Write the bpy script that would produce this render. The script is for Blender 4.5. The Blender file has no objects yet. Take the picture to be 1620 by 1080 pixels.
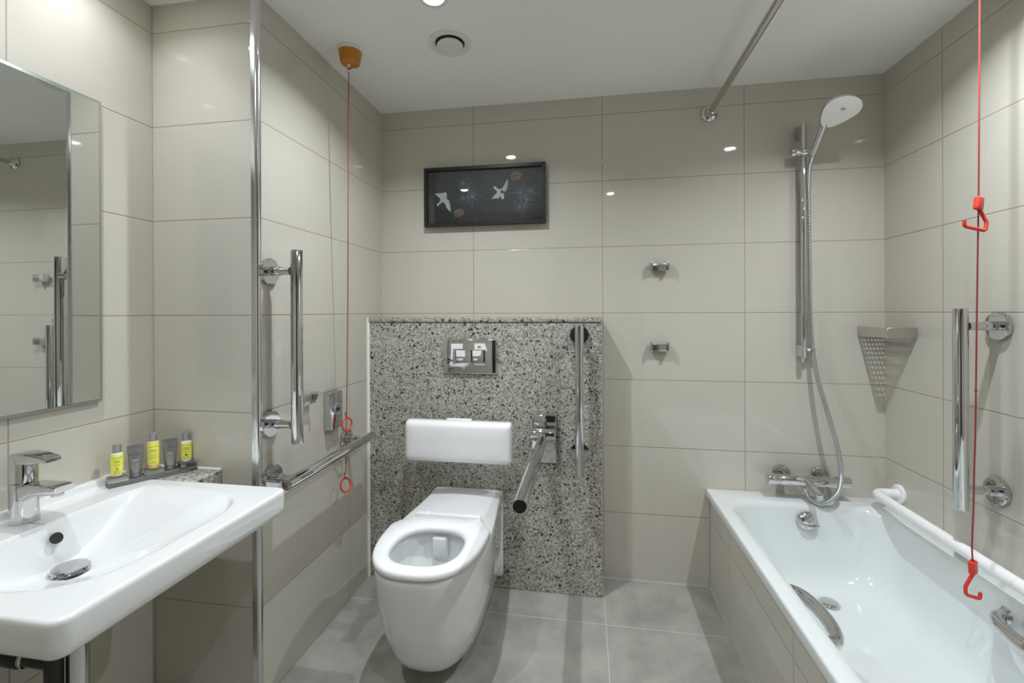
import bpy, bmesh, math, random
from mathutils import Vector, Matrix
random.seed(7)
SC = bpy.context.scene
COL = SC.collection

# ------------------------------------------------------------ camera
cam_d = bpy.data.cameras.new('camera')
cam = bpy.data.objects.new('camera', cam_d)
COL.objects.link(cam)
yaw, pitch, roll = math.radians(9.3825), math.radians(-0.0616), math.radians(-0.2244)
Fv = Vector((-math.sin(yaw), math.cos(yaw), 0))
Rv = Vector((math.cos(yaw), math.sin(yaw), 0))
Uv = Vector((0, 0, 1))
F2 = math.cos(pitch) * Fv + math.sin(pitch) * Uv
U2 = -math.sin(pitch) * Fv + math.cos(pitch) * Uv
R3 = math.cos(roll) * Rv + math.sin(roll) * U2
U3 = -math.sin(roll) * Rv + math.cos(roll) * U2
m = Matrix.Identity(4)
for i in range(3):
    m[i][0], m[i][1], m[i][2] = R3[i], U3[i], -F2[i]
m[0][3], m[1][3], m[2][3] = 0.4173, -2.0779, 1.2088
cam.matrix_world = m
cam_d.sensor_fit = 'HORIZONTAL'
cam_d.sensor_width = 36.0
cam_d.lens = 710.2584 * 36.0 / 1620.0
cam_d.shift_y = -(540.0 - 493.3859) / 1620.0
cam_d.clip_start = 0.02
SC.camera = cam

# ------------------------------------------------------------ world, exposure
w = bpy.data.worlds.new('world')
SC.world = w
w.use_nodes = True
w.node_tree.nodes['Background'].inputs[0].default_value = (0.8, 0.85, 0.9, 1)
w.node_tree.nodes['Background'].inputs[1].default_value = 0.2
SC.view_settings.view_transform = 'Standard'
SC.view_settings.look = 'None'
SC.view_settings.gamma = 1.0
SC.view_settings.use_curve_mapping = False
SC.view_settings.exposure = 0.20
SC.cycles.use_denoising = True
SC.cycles.max_bounces = 14
SC.cycles.diffuse_bounces = 8
SC.cycles.glossy_bounces = 6
SC.cycles.transmission_bounces = 8
SC.cycles.transparent_max_bounces = 12
SC.cycles.caustics_reflective = False
SC.cycles.sample_clamp_indirect = 4.0

LAMPS = [  # x, y, wide watts, beam watts  (the ceiling downlights, then an added fill)
    (-0.05, -0.735, 7.7, 0.0),
    (1.28, -0.82, 8.8, 0.0),
    (-0.79, -1.12, 1.1, 0.0),
    (-0.55, -1.48, 4.4, 0.0),
    (0.62, -1.75, 3.9, 0.0),  # added fill lamp out of view, lifts the back wall and toilet front
]
CEIL = 2.189
def lamp(kind, x, y, watts):
    ld = bpy.data.lights.new('downlight_lamp', kind)
    if kind == 'SPOT':
        ld.spot_size = math.radians(112)
        ld.spot_blend = 0.6
        ld.shadow_soft_size = 0.026
    else:
        ld.shape = 'DISK'
        ld.size = 0.026
        ld.spread = math.radians(140)
    ld.energy = watts
    ld.color = (0.91, 0.962, 1.015)
    lo = bpy.data.objects.new('downlight_lamp', ld)
    lo.location = (x, y, CEIL - (0.012 if kind == 'SPOT' else 0.004))
    COL.objects.link(lo)
for x, y, wa, wb in LAMPS:
    lamp('AREA', x, y, wa)
    if wb: lamp('SPOT', x, y, wb)

XA, XR, XL, YB, YF = -0.5736, 1.6317, -0.9493, -0.8476, -2.30
PANEL = -0.15     # front plane of the granite housing

# ------------------------------------------------------------ materials
def new_mat(name):
    mt = bpy.data.materials.new(name)
    mt.use_nodes = True
    return mt, mt.node_tree, mt.node_tree.nodes['Principled BSDF']
def pmat(name, color, rough=0.5, metal=0.0, spec=0.5, coat=0.0, trans=0.0, ior=1.45, emit=None, noise=0.0, nscale=40.0, bump=0.0):
    mt, nt, b = new_mat(name)
    b.inputs['Base Color'].default_value = (*color, 1)
    b.inputs['Roughness'].default_value = rough
    b.inputs['Metallic'].default_value = metal
    b.inputs['Specular IOR Level'].default_value = spec
    b.inputs['Coat Weight'].default_value = coat
    b.inputs['Coat Roughness'].default_value = 0.03
    b.inputs['Transmission Weight'].default_value = trans
    b.inputs['IOR'].default_value = ior
    if emit:
        b.inputs['Emission Color'].default_value = (*emit[0], 1)
        b.inputs['Emission Strength'].default_value = emit[1]
    if noise or bump:
        tc = nt.nodes.new('ShaderNodeTexCoord')
        n = nt.nodes.new('ShaderNodeTexNoise')
        n.inputs['Scale'].default_value = nscale
        n.inputs['Detail'].default_value = 4
        nt.links.new(tc.outputs['Object'], n.inputs['Vector'])
        if noise:
            r = nt.nodes.new('ShaderNodeMapRange')
            r.inputs['To Min'].default_value = 1 - noise
            r.inputs['To Max'].default_value = 1 + noise
            nt.links.new(n.outputs['Fac'], r.inputs['Value'])
            mx = nt.nodes.new('ShaderNodeVectorMath'); mx.operation = 'SCALE'
            mx.inputs[0].default_value = color
            nt.links.new(r.outputs[0], mx.inputs['Scale'])
            nt.links.new(mx.outputs[0], b.inputs['Base Color'])
        if bump:
            bp = nt.nodes.new('ShaderNodeBump')
            bp.inputs['Strength'].default_value = bump
            bp.inputs['Distance'].default_value = 0.002
            nt.links.new(n.outputs['Fac'], bp.inputs['Height'])
            nt.links.new(bp.outputs[0], b.inputs['Normal'])
    return mt

def mth(nt, op, a, b=None, c=None):
    n = nt.nodes.new('ShaderNodeMath'); n.operation = op
    for i, v in enumerate((a, b, c)):
        if v is None: continue
        if isinstance(v, (int, float)): n.inputs[i].default_value = v
        else: nt.links.new(v, n.inputs[i])
    return n.outputs[0]

def tile_mat(name, axis, off, width, axis2='Z', off2=0.0, h=0.3, tile=(0.58, 0.552, 0.482), grout=(0.33, 0.295, 0.235),
             gw=0.0014, rough=0.035, spec=0.5, mottled=0.0, bump=0.6, grough=0.8):
    mt, nt, b = new_mat(name)
    g = nt.nodes.new('ShaderNodeNewGeometry')
    s = nt.nodes.new('ShaderNodeSeparateXYZ')
    nt.links.new(g.outputs['Position'], s.inputs[0])
    du = mth(nt, 'PINGPONG', mth(nt, 'SUBTRACT', s.outputs[axis], off - 30 * width), width / 2)
    dv = mth(nt, 'PINGPONG', mth(nt, 'SUBTRACT', s.outputs[axis2], off2 - 30 * h), h / 2)
    d = mth(nt, 'MINIMUM', du, dv)
    mr = nt.nodes.new('ShaderNodeMapRange'); mr.interpolation_type = 'SMOOTHSTEP'
    mr.inputs['From Min'].default_value = gw * 0.7
    mr.inputs['From Max'].default_value = gw * 1.3
    nt.links.new(d, mr.inputs['Value'])
    mix = nt.nodes.new('ShaderNodeMix'); mix.data_type = 'RGBA'
    nt.links.new(mr.outputs[0], mix.inputs['Factor'])
    mix.inputs['A'].default_value = (*grout, 1)
    # tile body colour with a faint cloud
    n = nt.nodes.new('ShaderNodeTexNoise')
    n.inputs['Scale'].default_value = 5.0 if mottled else 2.5
    n.inputs['Detail'].default_value = 8.0
    n.inputs['Roughness'].default_value = 0.65
    nt.links.new(g.outputs['Position'], n.inputs['Vector'])
    amt = mottled if mottled else 0.015
    r = nt.nodes.new('ShaderNodeMapRange')
    r.inputs['From Min'].default_value = 0.3; r.inputs['From Max'].default_value = 0.7
    r.inputs['To Min'].default_value = 1 - amt; r.inputs['To Max'].default_value = 1 + amt
    nt.links.new(n.outputs['Fac'], r.inputs['Value'])
    sc = nt.nodes.new('ShaderNodeVectorMath'); sc.operation = 'SCALE'
    sc.inputs[0].default_value = tile
    nt.links.new(r.outputs[0], sc.inputs['Scale'])
    nt.links.new(sc.outputs[0], mix.inputs['B'])
    nt.links.new(mix.outputs['Result'], b.inputs['Base Color'])
    rr = nt.nodes.new('ShaderNodeMapRange')
    rr.inputs['To Min'].default_value = grough; rr.inputs['To Max'].default_value = rough
    nt.links.new(mr.outputs[0], rr.inputs['Value'])
    nt.links.new(rr.outputs[0], b.inputs['Roughness'])
    b.inputs['Specular IOR Level'].default_value = spec
    hb = nt.nodes.new('ShaderNodeMapRange'); hb.interpolation_type = 'SMOOTHSTEP'
    hb.inputs['From Min'].default_value = gw * 0.5; hb.inputs['From Max'].default_value = gw * 2.2
    nt.links.new(d, hb.inputs['Value'])
    bp = nt.nodes.new('ShaderNodeBump')
    bp.inputs['Strength'].default_value = bump
    bp.inputs['Distance'].default_value = 0.001
    nt.links.new(hb.outputs[0], bp.inputs['Height'])
    nt.links.new(bp.outputs[0], b.inputs['Normal'])
    return mt

def granite_mat():
    mt, nt, b = new_mat('speckled_granite')
    tc = nt.nodes.new('ShaderNodeTexCoord')
    def vor(scale, rnd=1.0):
        v = nt.nodes.new('ShaderNodeTexVoronoi'); v.inputs['Scale'].default_value = scale
        v.inputs['Randomness'].default_value = rnd
        nt.links.new(tc.outputs['Object'], v.inputs['Vector']); return v
    # fine pale grains
    v1 = vor(190)
    sep = nt.nodes.new('ShaderNodeSeparateColor'); nt.links.new(v1.outputs['Color'], sep.inputs[0])
    cr = nt.nodes.new('ShaderNodeValToRGB')
    els = cr.color_ramp.elements
    els[0].position = 0.0; els[0].color = (0.19, 0.18, 0.155, 1)
    els[1].position = 1.0; els[1].color = (0.56, 0.55, 0.50, 1)
    for p, c in ((0.25, (0.30, 0.285, 0.24, 1)), (0.6, (0.40, 0.39, 0.345, 1))):
        e = els.new(p); e.color = c
    nt.links.new(sep.outputs[0], cr.inputs[0])
    # mid grey flecks
    def flecks(scale, keep, rad, color, prev):
        v = vor(scale)
        sp = nt.nodes.new('ShaderNodeSeparateColor'); nt.links.new(v.outputs['Color'], sp.inputs[0])
        k = mth(nt, 'GREATER_THAN', sp.outputs[1], keep)
        rr = mth(nt, 'MULTIPLY', sp.outputs[2], rad)
        n = nt.nodes.new('ShaderNodeTexNoise'); n.inputs['Scale'].default_value = scale * 2.2
        nt.links.new(tc.outputs['Object'], n.inputs['Vector'])
        dd = mth(nt, 'ADD', v.outputs['Distance'], mth(nt, 'MULTIPLY', mth(nt, 'SUBTRACT', n.outputs['Fac'], 0.5), 0.35))
        near = mth(nt, 'LESS_THAN', dd, rr)
        f = mth(nt, 'MULTIPLY', k, near)
        mx = nt.nodes.new('ShaderNodeMix'); mx.data_type = 'RGBA'
        nt.links.new(f, mx.inputs['Factor'])
        nt.links.new(prev, mx.inputs['A'])
        mx.inputs['B'].default_value = color
        return mx.outputs['Result']
    c = cr.outputs[0]
    c = flecks(150, 0.55, 0.55, (0.60, 0.59, 0.55, 1), c)
    c = flecks(120, 0.60, 0.55, (0.15, 0.13, 0.10, 1), c)
    c = flecks(85, 0.72, 0.50, (0.075, 0.07, 0.06, 1), c)
    c = flecks(52, 0.86, 0.42, (0.06, 0.057, 0.05, 1), c)
    nt.links.new(c, b.inputs['Base Color'])
    b.inputs['Roughness'].default_value = 0.22
    return mt

M = {}
TILE = (0.58, 0.552, 0.482)
M['tile_back'] = tile_mat('wall_tile_back', 'X', 0.4915, 0.602)
M['tile_left'] = tile_mat('wall_tile_left', 'Y', -0.317, 0.602)
M['tile_alcove_side'] = tile_mat('wall_tile_alcove_side', 'Y', -1.2145, 0.602)
M['tile_alcove'] = tile_mat('wall_tile_alcove', 'X', XL, 0.602)
M['tile_right'] = tile_mat('wall_tile_right', 'Y', -0.3072, 0.602)
M['tile_front'] = tile_mat('wall_tile_front', 'X', 0.4915, 0.602)
M['tile_skirt'] = tile_mat('bath_panel_tile', 'Y', -0.27, 0.53, h=0.296)
M['floor'] = tile_mat('floor_tile', 'X', 0.489, 0.6, axis2='Y', off2=-0.312, h=0.6, tile=(0.345, 0.337, 0.303), grout=(0.55, 0.54, 0.51),
                      gw=0.0013, rough=0.38, spec=0.4, mottled=0.24, bump=0.15)
M['granite'] = granite_mat()
M['ceiling'] = pmat('ceiling_paint', (0.92, 0.93, 0.92), 0.75, spec=0.25, bump=0.03, nscale=60)
M['white_paint'] = pmat('white_painted_metal', (0.80, 0.80, 0.75), 0.4, noise=0.01)
M['caulk'] = pmat('white_caulk', (0.82, 0.81, 0.77), 0.5, noise=0.03)
M['grey_caulk'] = pmat('grey_caulk', (0.36, 0.37, 0.38), 0.5, noise=0.05)
M['chrome'] = pmat('chrome', (0.66, 0.66, 0.67), 0.045, metal=1.0, noise=0.01)
M['satin'] = pmat('satin_steel', (0.62, 0.60, 0.56), 0.22, metal=1.0, noise=0.02)
M['trim_steel'] = pmat('trim_steel', (0.74, 0.75, 0.76), 0.16, metal=1.0, noise=0.01)
M['ceramic'] = pmat('white_ceramic', (0.80, 0.815, 0.815), 0.12, coat=0.6, noise=0.004, nscale=8)
M['enamel'] = pmat('bath_enamel', (0.75, 0.79, 0.79), 0.10, coat=0.6, noise=0.004, nscale=8)
M['seat_plastic'] = pmat('seat_plastic', (0.87, 0.88, 0.89), 0.16, noise=0.004, nscale=8)
M['white_plastic'] = pmat('white_plastic', (0.90, 0.90, 0.91), 0.3, noise=0.004, nscale=8)
M['hose'] = pmat('hose_metal', (0.62, 0.64, 0.66), 0.2, metal=0.9, noise=0.03)
M['black'] = pmat('black_plastic', (0.012, 0.012, 0.014), 0.25, noise=0.05)
M['hole'] = pmat('dark_hole', (0.02, 0.019, 0.015), 0.6, noise=0.05)
M['red'] = pmat('red_plastic', (0.72, 0.045, 0.03), 0.35, noise=0.03)
M['red_cord'] = pmat('red_cord', (0.30, 0.025, 0.025), 0.7, noise=0.5, nscale=420)
M['amber'] = pmat('amber_plastic', (0.74, 0.29, 0.025), 0.12, trans=0.35, ior=1.45, noise=0.08, nscale=60)
M['mirror'] = pmat('mirror_silver', (0.80, 0.82, 0.80), 0.005, metal=1.0, noise=0.002)
M['teal_edge'] = pmat('green_glass_edge', (0.03, 0.28, 0.24), 0.08, noise=0.1, nscale=20)
M['lens'] = pmat('lamp_lens', (1, 1, 1), 0.4, emit=((0.97, 0.985, 1.0), 45.0), noise=0.002)
M['frame_black'] = pmat('black_frame', (0.013, 0.012, 0.011), 0.38, noise=0.1)
M['art_black'] = pmat('print_black', (0.018, 0.019, 0.024), 0.5, noise=0.25, nscale=30)
M['art_pale'] = pmat('print_pale_blue', (0.52, 0.66, 0.64), 0.5, noise=0.12, nscale=160)
M['art_cream'] = pmat('print_cream', (0.74, 0.70, 0.55), 0.5, noise=0.1, nscale=160)
M['art_copper'] = pmat('print_copper', (0.66, 0.42, 0.26), 0.5, noise=0.1, nscale=160)
M['art_rust'] = pmat('print_rust', (0.42, 0.15, 0.09), 0.5, noise=0.1, nscale=160)
M['art_blue'] = pmat('print_blue_grey', (0.22, 0.32, 0.38), 0.5, noise=0.1, nscale=160)
M['art_star'] = pmat('print_star', (0.55, 0.57, 0.57), 0.5, noise=0.1, nscale=160)
M['door'] = pmat('doorway_shade', (0.025, 0.027, 0.03), 0.35, noise=0.05)  # near-black shade put into the unseen door so chrome reflects dark
M['acrylic'] = pmat('clear_acrylic', (0.93, 0.95, 0.96), 0.02, trans=1.0, ior=1.47, noise=0.002)
M['smoke'] = pmat('smoked_acrylic', (0.16, 0.165, 0.17), 0.08, noise=0.03)
M['cap_grey'] = pmat('grey_cap', (0.33, 0.335, 0.345), 0.32, metal=0.45, noise=0.02)
M['tube_grey'] = pmat('tube_grey', (0.27, 0.275, 0.27), 0.28, metal=0.6, noise=0.02)
M['label_yellow'] = pmat('label_yellow', (0.90, 0.88, 0.13), 0.4, noise=0.01)
M['liquid_pale'] = pmat('pale_liquid', (0.80, 0.83, 0.50), 0.15, coat=0.5, noise=0.02)
M['liquid_white'] = pmat('white_lotion', (0.86, 0.87, 0.80), 0.15, coat=0.5, noise=0.01)
M['liquid_amber'] = pmat('amber_liquid', (0.86, 0.62, 0.20), 0.15, coat=0.5, noise=0.02)
M['ink'] = pmat('label_ink', (0.10, 0.11, 0.05), 0.6, noise=0.05)
M['ink_light'] = pmat('tube_ink', (0.55, 0.56, 0.56), 0.5, noise=0.03)
M['ink_orange'] = pmat('label_orange', (0.80, 0.28, 0.02), 0.5, noise=0.05)
M['film'] = pmat('protective_film', (0.90, 0.90, 0.93), 0.3, noise=0.01)
M['brown'] = pmat('brown_mark', (0.30, 0.20, 0.08), 0.5, noise=0.1)
M['water'] = pmat('water', (0.92, 0.97, 0.96), 0.01, trans=1.0, ior=1.33, noise=0.002)
M['shaded_pipe'] = pmat('shaded_pipe', (0.03, 0.031, 0.03), 0.3, metal=0.3, noise=0.05)  # chrome pipe with the shade under the basin put into its colour
def glass_sheet():
    mt = bpy.data.materials.new('picture_glass'); mt.use_nodes = True
    nt = mt.node_tree; nt.nodes.clear()
    o = nt.nodes.new('ShaderNodeOutputMaterial'); mx = nt.nodes.new('ShaderNodeMixShader')
    fr = nt.nodes.new('ShaderNodeFresnel'); fr.inputs[0].default_value = 1.55
    t = nt.nodes.new('ShaderNodeBsdfTransparent'); g = nt.nodes.new('ShaderNodeBsdfGlossy')
    g.inputs['Roughness'].default_value = 0.0
    nt.links.new(fr.outputs[0], mx.inputs[0]); nt.links.new(t.outputs[0], mx.inputs[1]); nt.links.new(g.outputs[0], mx.inputs[2])
    nt.links.new(mx.outputs[0], o.inputs[0])
    return mt
M['glass'] = glass_sheet()

# ------------------------------------------------------------ mesh helpers
def frame_of(d):
    d = Vector(d).normalized()
    a = Vector((0, 0, 1)) if abs(d.z) < 0.9 else Vector((1, 0, 0))
    u = d.cross(a).normalized()
    return d, u, d.cross(u).normalized()
def add_box(bm, x0, x1, y0, y1, z0, z1, bev=0.0, seg=2, mi=0):
    vs = [bm.verts.new((x, y, z)) for x in (x0, x1) for y in (y0, y1) for z in (z0, z1)]
    fs = [bm.faces.new([vs[i] for i in f]) for f in ((0, 1, 3, 2), (4, 6, 7, 5), (0, 4, 5, 1), (2, 3, 7, 6), (0, 2, 6, 4), (1, 5, 7, 3))]
    for f in fs: f.material_index = mi
    if bev > 0:
        es = list({e for f in fs for e in f.edges})
        r = bmesh.ops.bevel(bm, geom=es, offset=bev, segments=seg, profile=0.5, affect='EDGES')
        for f in r['faces']: f.material_index = mi
    return fs
def add_rings(bm, rings, cap0=True, cap1=True, closed=True, mi=0, loop=False):
    V = [[bm.verts.new(p) for p in r] for r in rings]
    n = len(V[0])
    pairs = list(zip(V[:-1], V[1:]))
    if loop: pairs.append((V[-1], V[0]))
    for a, b in pairs:
        for i in range(n if closed else n - 1):
            j = (i + 1) % n
            f = bm.faces.new((a[i], a[j], b[j], b[i])); f.material_index = mi
    if not loop:
        if cap0: bm.faces.new(V[0][::-1]).material_index = mi
        if cap1: bm.faces.new(V[-1]).material_index = mi
    return V
def circ(c, u, v, r, n, r2=None):
    r2 = r if r2 is None else r2
    return [Vector(c) + u * (r * math.cos(2 * math.pi * i / n)) + v * (r2 * math.sin(2 * math.pi * i / n)) for i in range(n)]
def add_lathe(bm, base, axis, prof, n=32, mi=0):
    """prof: list of (distance along the axis, radius)"""
    d, u, v = frame_of(axis)
    base = Vector(base)
    add_rings(bm, [circ(base + d * t, u, v, max(r, 1e-5), n) for t, r in prof], mi=mi)
def add_cyl(bm, p0, p1, r, n=24, bev=0.0, mi=0):
    p0, p1 = Vector(p0), Vector(p1); L = (p1 - p0).length
    if bev > 0:
        prof = [(0, r - bev), (bev * 0.3, r - bev * 0.3), (bev, r), (L - bev, r), (L - bev * 0.3, r - bev * 0.3), (L, r - bev)]
    else: prof = [(0, r), (L, r)]
    add_lathe(bm, p0, p1 - p0, prof, n, mi)
def smooth_path(pts, per=10):
    P = [Vector(p) for p in pts]; P = [2 * P[0] - P[1]] + P + [2 * P[-1] - P[-2]]
    out = []
    for i in range(1, len(P) - 2):
        for k in range(per):
            t = k / per
            a, b, c, d = P[i - 1], P[i], P[i + 1], P[i + 2]
            out.append(0.5 * ((2 * b) + (c - a) * t + (2 * a - 5 * b + 4 * c - d) * t * t + (3 * b - a - 3 * c + d) * t ** 3))
    out.append(P[-2]); return out
def round_path(pts, r, seg=6):
    """polyline with its inner corners rounded by radius r"""
    P = [Vector(p) for p in pts]; out = [P[0]]
    for i in range(1, len(P) - 1):
        a, b, c = P[i - 1], P[i], P[i + 1]
        d0, d1 = (a - b), (c - b)
        q = min(r, d0.length * 0.49, d1.length * 0.49)
        s, e = b + d0.normalized() * q, b + d1.normalized() * q
        for k in range(seg + 1):
            t = k / seg
            out.append((1 - t) ** 2 * s + 2 * t * (1 - t) * b + t * t * e)
    out.append(P[-1]); return out
def add_tube(bm, pts, r, n=12, mi=0, cap=True, r2=None):
    P = [Vector(p) for p in pts]; N = len(P)
    R = r if isinstance(r, (list, tuple)) else [r] * N
    T = []
    for i in range(N):
        a, b = P[max(i - 1, 0)], P[min(i + 1, N - 1)]
        T.append((b - a).normalized())
    d, u, v = frame_of(T[0]); rings = []
    for i in range(N):
        u = (u - T[i] * u.dot(T[i])).normalized(); v = T[i].cross(u)
        rings.append(circ(P[i], u, v, R[i], n, None if r2 is None else R[i] * r2))
    add_rings(bm, rings, cap, cap, mi=mi)
def add_torus(bm, c, axis, R, r, n=36, k=12, mi=0, a0=0.0, a1=2 * math.pi):
    d, u, v = frame_of(axis); c = Vector(c); rings = []
    for i in range(n):
        a = 2 * math.pi * i / n
        o = u * math.cos(a) + v * math.sin(a)
        rings.append([c + o * (R + r * math.cos(2 * math.pi * j / k)) + d * (r * math.sin(2 * math.pi * j / k)) for j in range(k)])
    add_rings(bm, rings, loop=True, mi=mi)
def rrect(x0, x1, y0, y1, r, z, n=10):
    """rounded rectangle ring, 4*(n+1) points"""
    out = []
    for cx, cy, a0 in ((x1 - r, y1 - r, 0), (x0 + r, y1 - r, 90), (x0 + r, y0 + r, 180), (x1 - r, y0 + r, 270)):
        for k in range(n + 1):
            a = math.radians(a0 + 90 * k / n)
            out.append(Vector((cx + r * math.cos(a), cy + r * math.sin(a), z)))
    return out
def add_poly(bm, pts, mi=0):
    f = bm.faces.new([bm.verts.new(p) for p in pts]); f.material_index = mi
    return f
def add_prism(bm, pts, off, mi=0):
    """solid from a planar outline pushed along the vector off"""
    off = Vector(off)
    add_rings(bm, [[Vector(p) for p in pts], [Vector(p) + off for p in pts]], mi=mi)

def obj(name, bm, mats, parent=None, angle=38, smooth=True, recalc=True):
    if recalc: bmesh.ops.recalc_face_normals(bm, faces=bm.faces)
    base = Vector((0, 0, 0))
    p = parent
    while p is not None:
        base += p.location; p = p.parent
    if base.length > 0: bmesh.ops.translate(bm, verts=bm.verts, vec=-base)
    ca = math.radians(angle)
    for e in bm.edges:
        if len(e.link_faces) == 2:
            e.smooth = e.calc_face_angle(0.0) < ca
    for f in bm.faces: f.smooth = smooth
    me = bpy.data.meshes.new(name)
    bm.to_mesh(me); bm.free()
    for mt in (mats if isinstance(mats, (list, tuple)) else [mats]): me.materials.append(mt)
    o = bpy.data.objects.new(name, me); COL.objects.link(o)
    if parent: o.parent = parent
    return o
def tag(o, label, cat, group=None):
    o['label'] = label; o['category'] = cat
    if group: o['group'] = group
    return o
def thing(name, label, cat, loc, group=None):
    o = bpy.data.objects.new(name, None); COL.objects.link(o)
    o.location = loc; o.empty_display_size = 0.05
    return tag(o, label, cat, group)
def struct(name, bm, mt, **k):
    o = obj(name, bm, mt, **k); o['kind'] = 'structure'; return o
def B(): return bmesh.new()
def one(fn, *a, **k):
    bm = B(); fn(bm, *a, **k); return bm

# ------------------------------------------------------------ the room
def slab(name, mt, *a): return struct(name, one(add_box, *a), mt)
slab('floor', M['floor'], XL - 0.1, XR + 0.1, YF - 0.1, 0.1, -0.1, 0.0)
slab('wall_back', M['tile_back'], XA - 0.08, XR + 0.1, 0.0, 0.1, 0.0, CEIL)
slab('wall_left', M['tile_left'], XA - 0.08, XA, YB + 0.003, 0.0, 0.0, CEIL)
slab('wall_alcove', M['tile_alcove'], XL - 0.1, XA - 0.022, YB, YB + 0.06, 0.0, CEIL)
slab('wall_alcove_side', M['tile_alcove_side'], XL - 0.1, XL, YF, YB, 0.0, CEIL)
slab('wall_right', M['tile_right'], XR, XR + 0.1, YF, 0.0, 0.0, CEIL)
bm = B()
DX0, DX1, DH = 0.08, 0.95, 2.08
add_box(bm, XL - 0.1, DX0, YF - 0.1, YF, 0, CEIL)
add_box(bm, DX1, XR + 0.1, YF - 0.1, YF, 0, CEIL)
add_box(bm, DX0, DX1, YF - 0.1, YF, DH, CEIL)
struct('wall_front', bm, M['tile_front'])
bm = B(); add_box(bm, DX0 + 0.002, DX1 - 0.002, YF - 0.07, YF - 0.03, 0.004, DH - 0.002, 0.002)
struct('door_1', bm, M['door'])
# ceiling with round openings is kept whole: fittings are surface set
slab('ceiling', M['ceiling'], XL - 0.1, XR + 0.1, YF - 0.1, 0.1, CEIL, CEIL + 0.1)
# steel corner trim
bm = B()
prof = [(XA - 0.022, YB - 0.002), (XA - 0.010, YB - 0.002)]
for k in range(1, 8):
    a = math.radians(90 * k / 8)
    prof.append((XA - 0.010 + 0.012 * math.sin(a), YB - 0.002 + 0.012 * (1 - math.cos(a))))
prof += [(XA + 0.002, YB + 0.012), (XA - 0.022, YB + 0.012)]
add_rings(bm, [[Vector((x, y, z)) for x, y in prof] for z in (0.0, CEIL)])
struct('trim_1', bm, M['trim_steel'])
# caulk lines
bm = B(); add_prism(bm, [(XA, 0, CEIL), (XA, -0.006, CEIL), (XA, 0, CEIL - 0.005)], (XR - XA, 0, 0)); struct('trim_2', bm, M['caulk'])
bm = B(); add_prism(bm, [(XA, YB, CEIL), (XA + 0.004, YB, CEIL), (XA, YB, CEIL - 0.004)], (0, -YB, 0)); struct('trim_3', bm, M['caulk'])
bm = B(); add_prism(bm, [(XR, YF, CEIL), (XR - 0.004, YF, CEIL), (XR, YF, CEIL - 0.004)], (0, -YF, 0)); struct('trim_4', bm, M['caulk'])
bm = B(); add_prism(bm, [(XA, PANEL, 0), (XA + 0.010, PANEL - 0.001, 0), (XA, PANEL - 0.008, 0)], (0, 0, 1.183)); struct('trim_5', bm, M['caulk'])
bm = B(); add_prism(bm, [(0.483, 0, 0), (0.483, -0.006, 0), (0.483, 0, 0.006)], (0.46, 0, 0)); struct('trim_6', bm, M['grey_caulk'])

# ------------------------------------------------------------ granite cistern housing
h = thing('cistern_housing', 'speckled granite boxed-in housing behind the toilet, with a flat ledge top', 'cistern housing', (-0.05, PANEL / 2, 0))
obj('lower_panel', one(add_box, XA + 0.002, 0.481, PANEL, -0.001, 0.001, 0.4165, 0.001, 1), M['granite'], h)
obj('upper_panel', one(add_box, XA + 0.002, 0.481, PANEL, -0.001, 0.4175, 1.160, 0.001, 1), M['granite'], h)
obj('ledge', one(add_box, XA + 0.002, 0.483, PANEL - 0.004, -0.001, 1.1625, 1.183, 0.002, 2), M['granite'], h)

# ------------------------------------------------------------ ceiling fittings
for i, (x, y, WA, WB) in enumerate(LAMPS):
    lab = ['round recessed ceiling downlight above the toilet, cut by the top edge', 'round ceiling downlight above the bath',
           'round ceiling downlight above the wash basin, close to the mirror wall', 'round ceiling downlight in front of the wash basin', 'added unseen fill downlight just inside the door'][i]
    t = thing('ceiling_downlight', lab, 'ceiling light', (x, y, CEIL), 'ceiling downlights')
    bm = B(); add_lathe(bm, (x, y, CEIL), (0, 0, -1), [(0.0, 0.047), (0.003, 0.047), (0.004, 0.044), (0.003, 0.033), (0.0005, 0.031)], 40)
    obj('trim_ring', bm, M['white_paint'], t)
    bm = B(); add_lathe(bm, (x, y, CEIL), (0, 0, -1), [(0.0003, 0.030), (0.0015, 0.029), (0.0022, 0.015)], 32)
    obj('lens', bm, M['lens'], t)
vx, vy = -0.070, -0.495
t = thing('air_vent', 'round off-white extractor vent valve set in the ceiling', 'air vent', (vx, vy, CEIL))
bm = B(); add_lathe(bm, (vx, vy, CEIL), (0, 0, -1), [(0.0, 0.079), (0.005, 0.079), (0.0085, 0.074), (0.0085, 0.066), (0.003, 0.057), (0.0006, 0.052), (0.0004, 0.0)], 56)
obj('outer_ring', bm, M['white_paint'], t)
bm = B(); add_lathe(bm, (vx, vy, CEIL), (0, 0, -1), [(0.0007, 0.0535), (0.0011, 0.0535)], 48)
obj('dark_gap', bm, M['hole'], t)
bm = B(); add_lathe(bm, (vx, vy, CEIL), (0, 0, -1), [(0.0005, 0.040), (0.008, 0.047), (0.012, 0.047), (0.014, 0.044), (0.0145, 0.03)], 48)
obj('centre_disc', bm, M['white_paint'], t)

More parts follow.
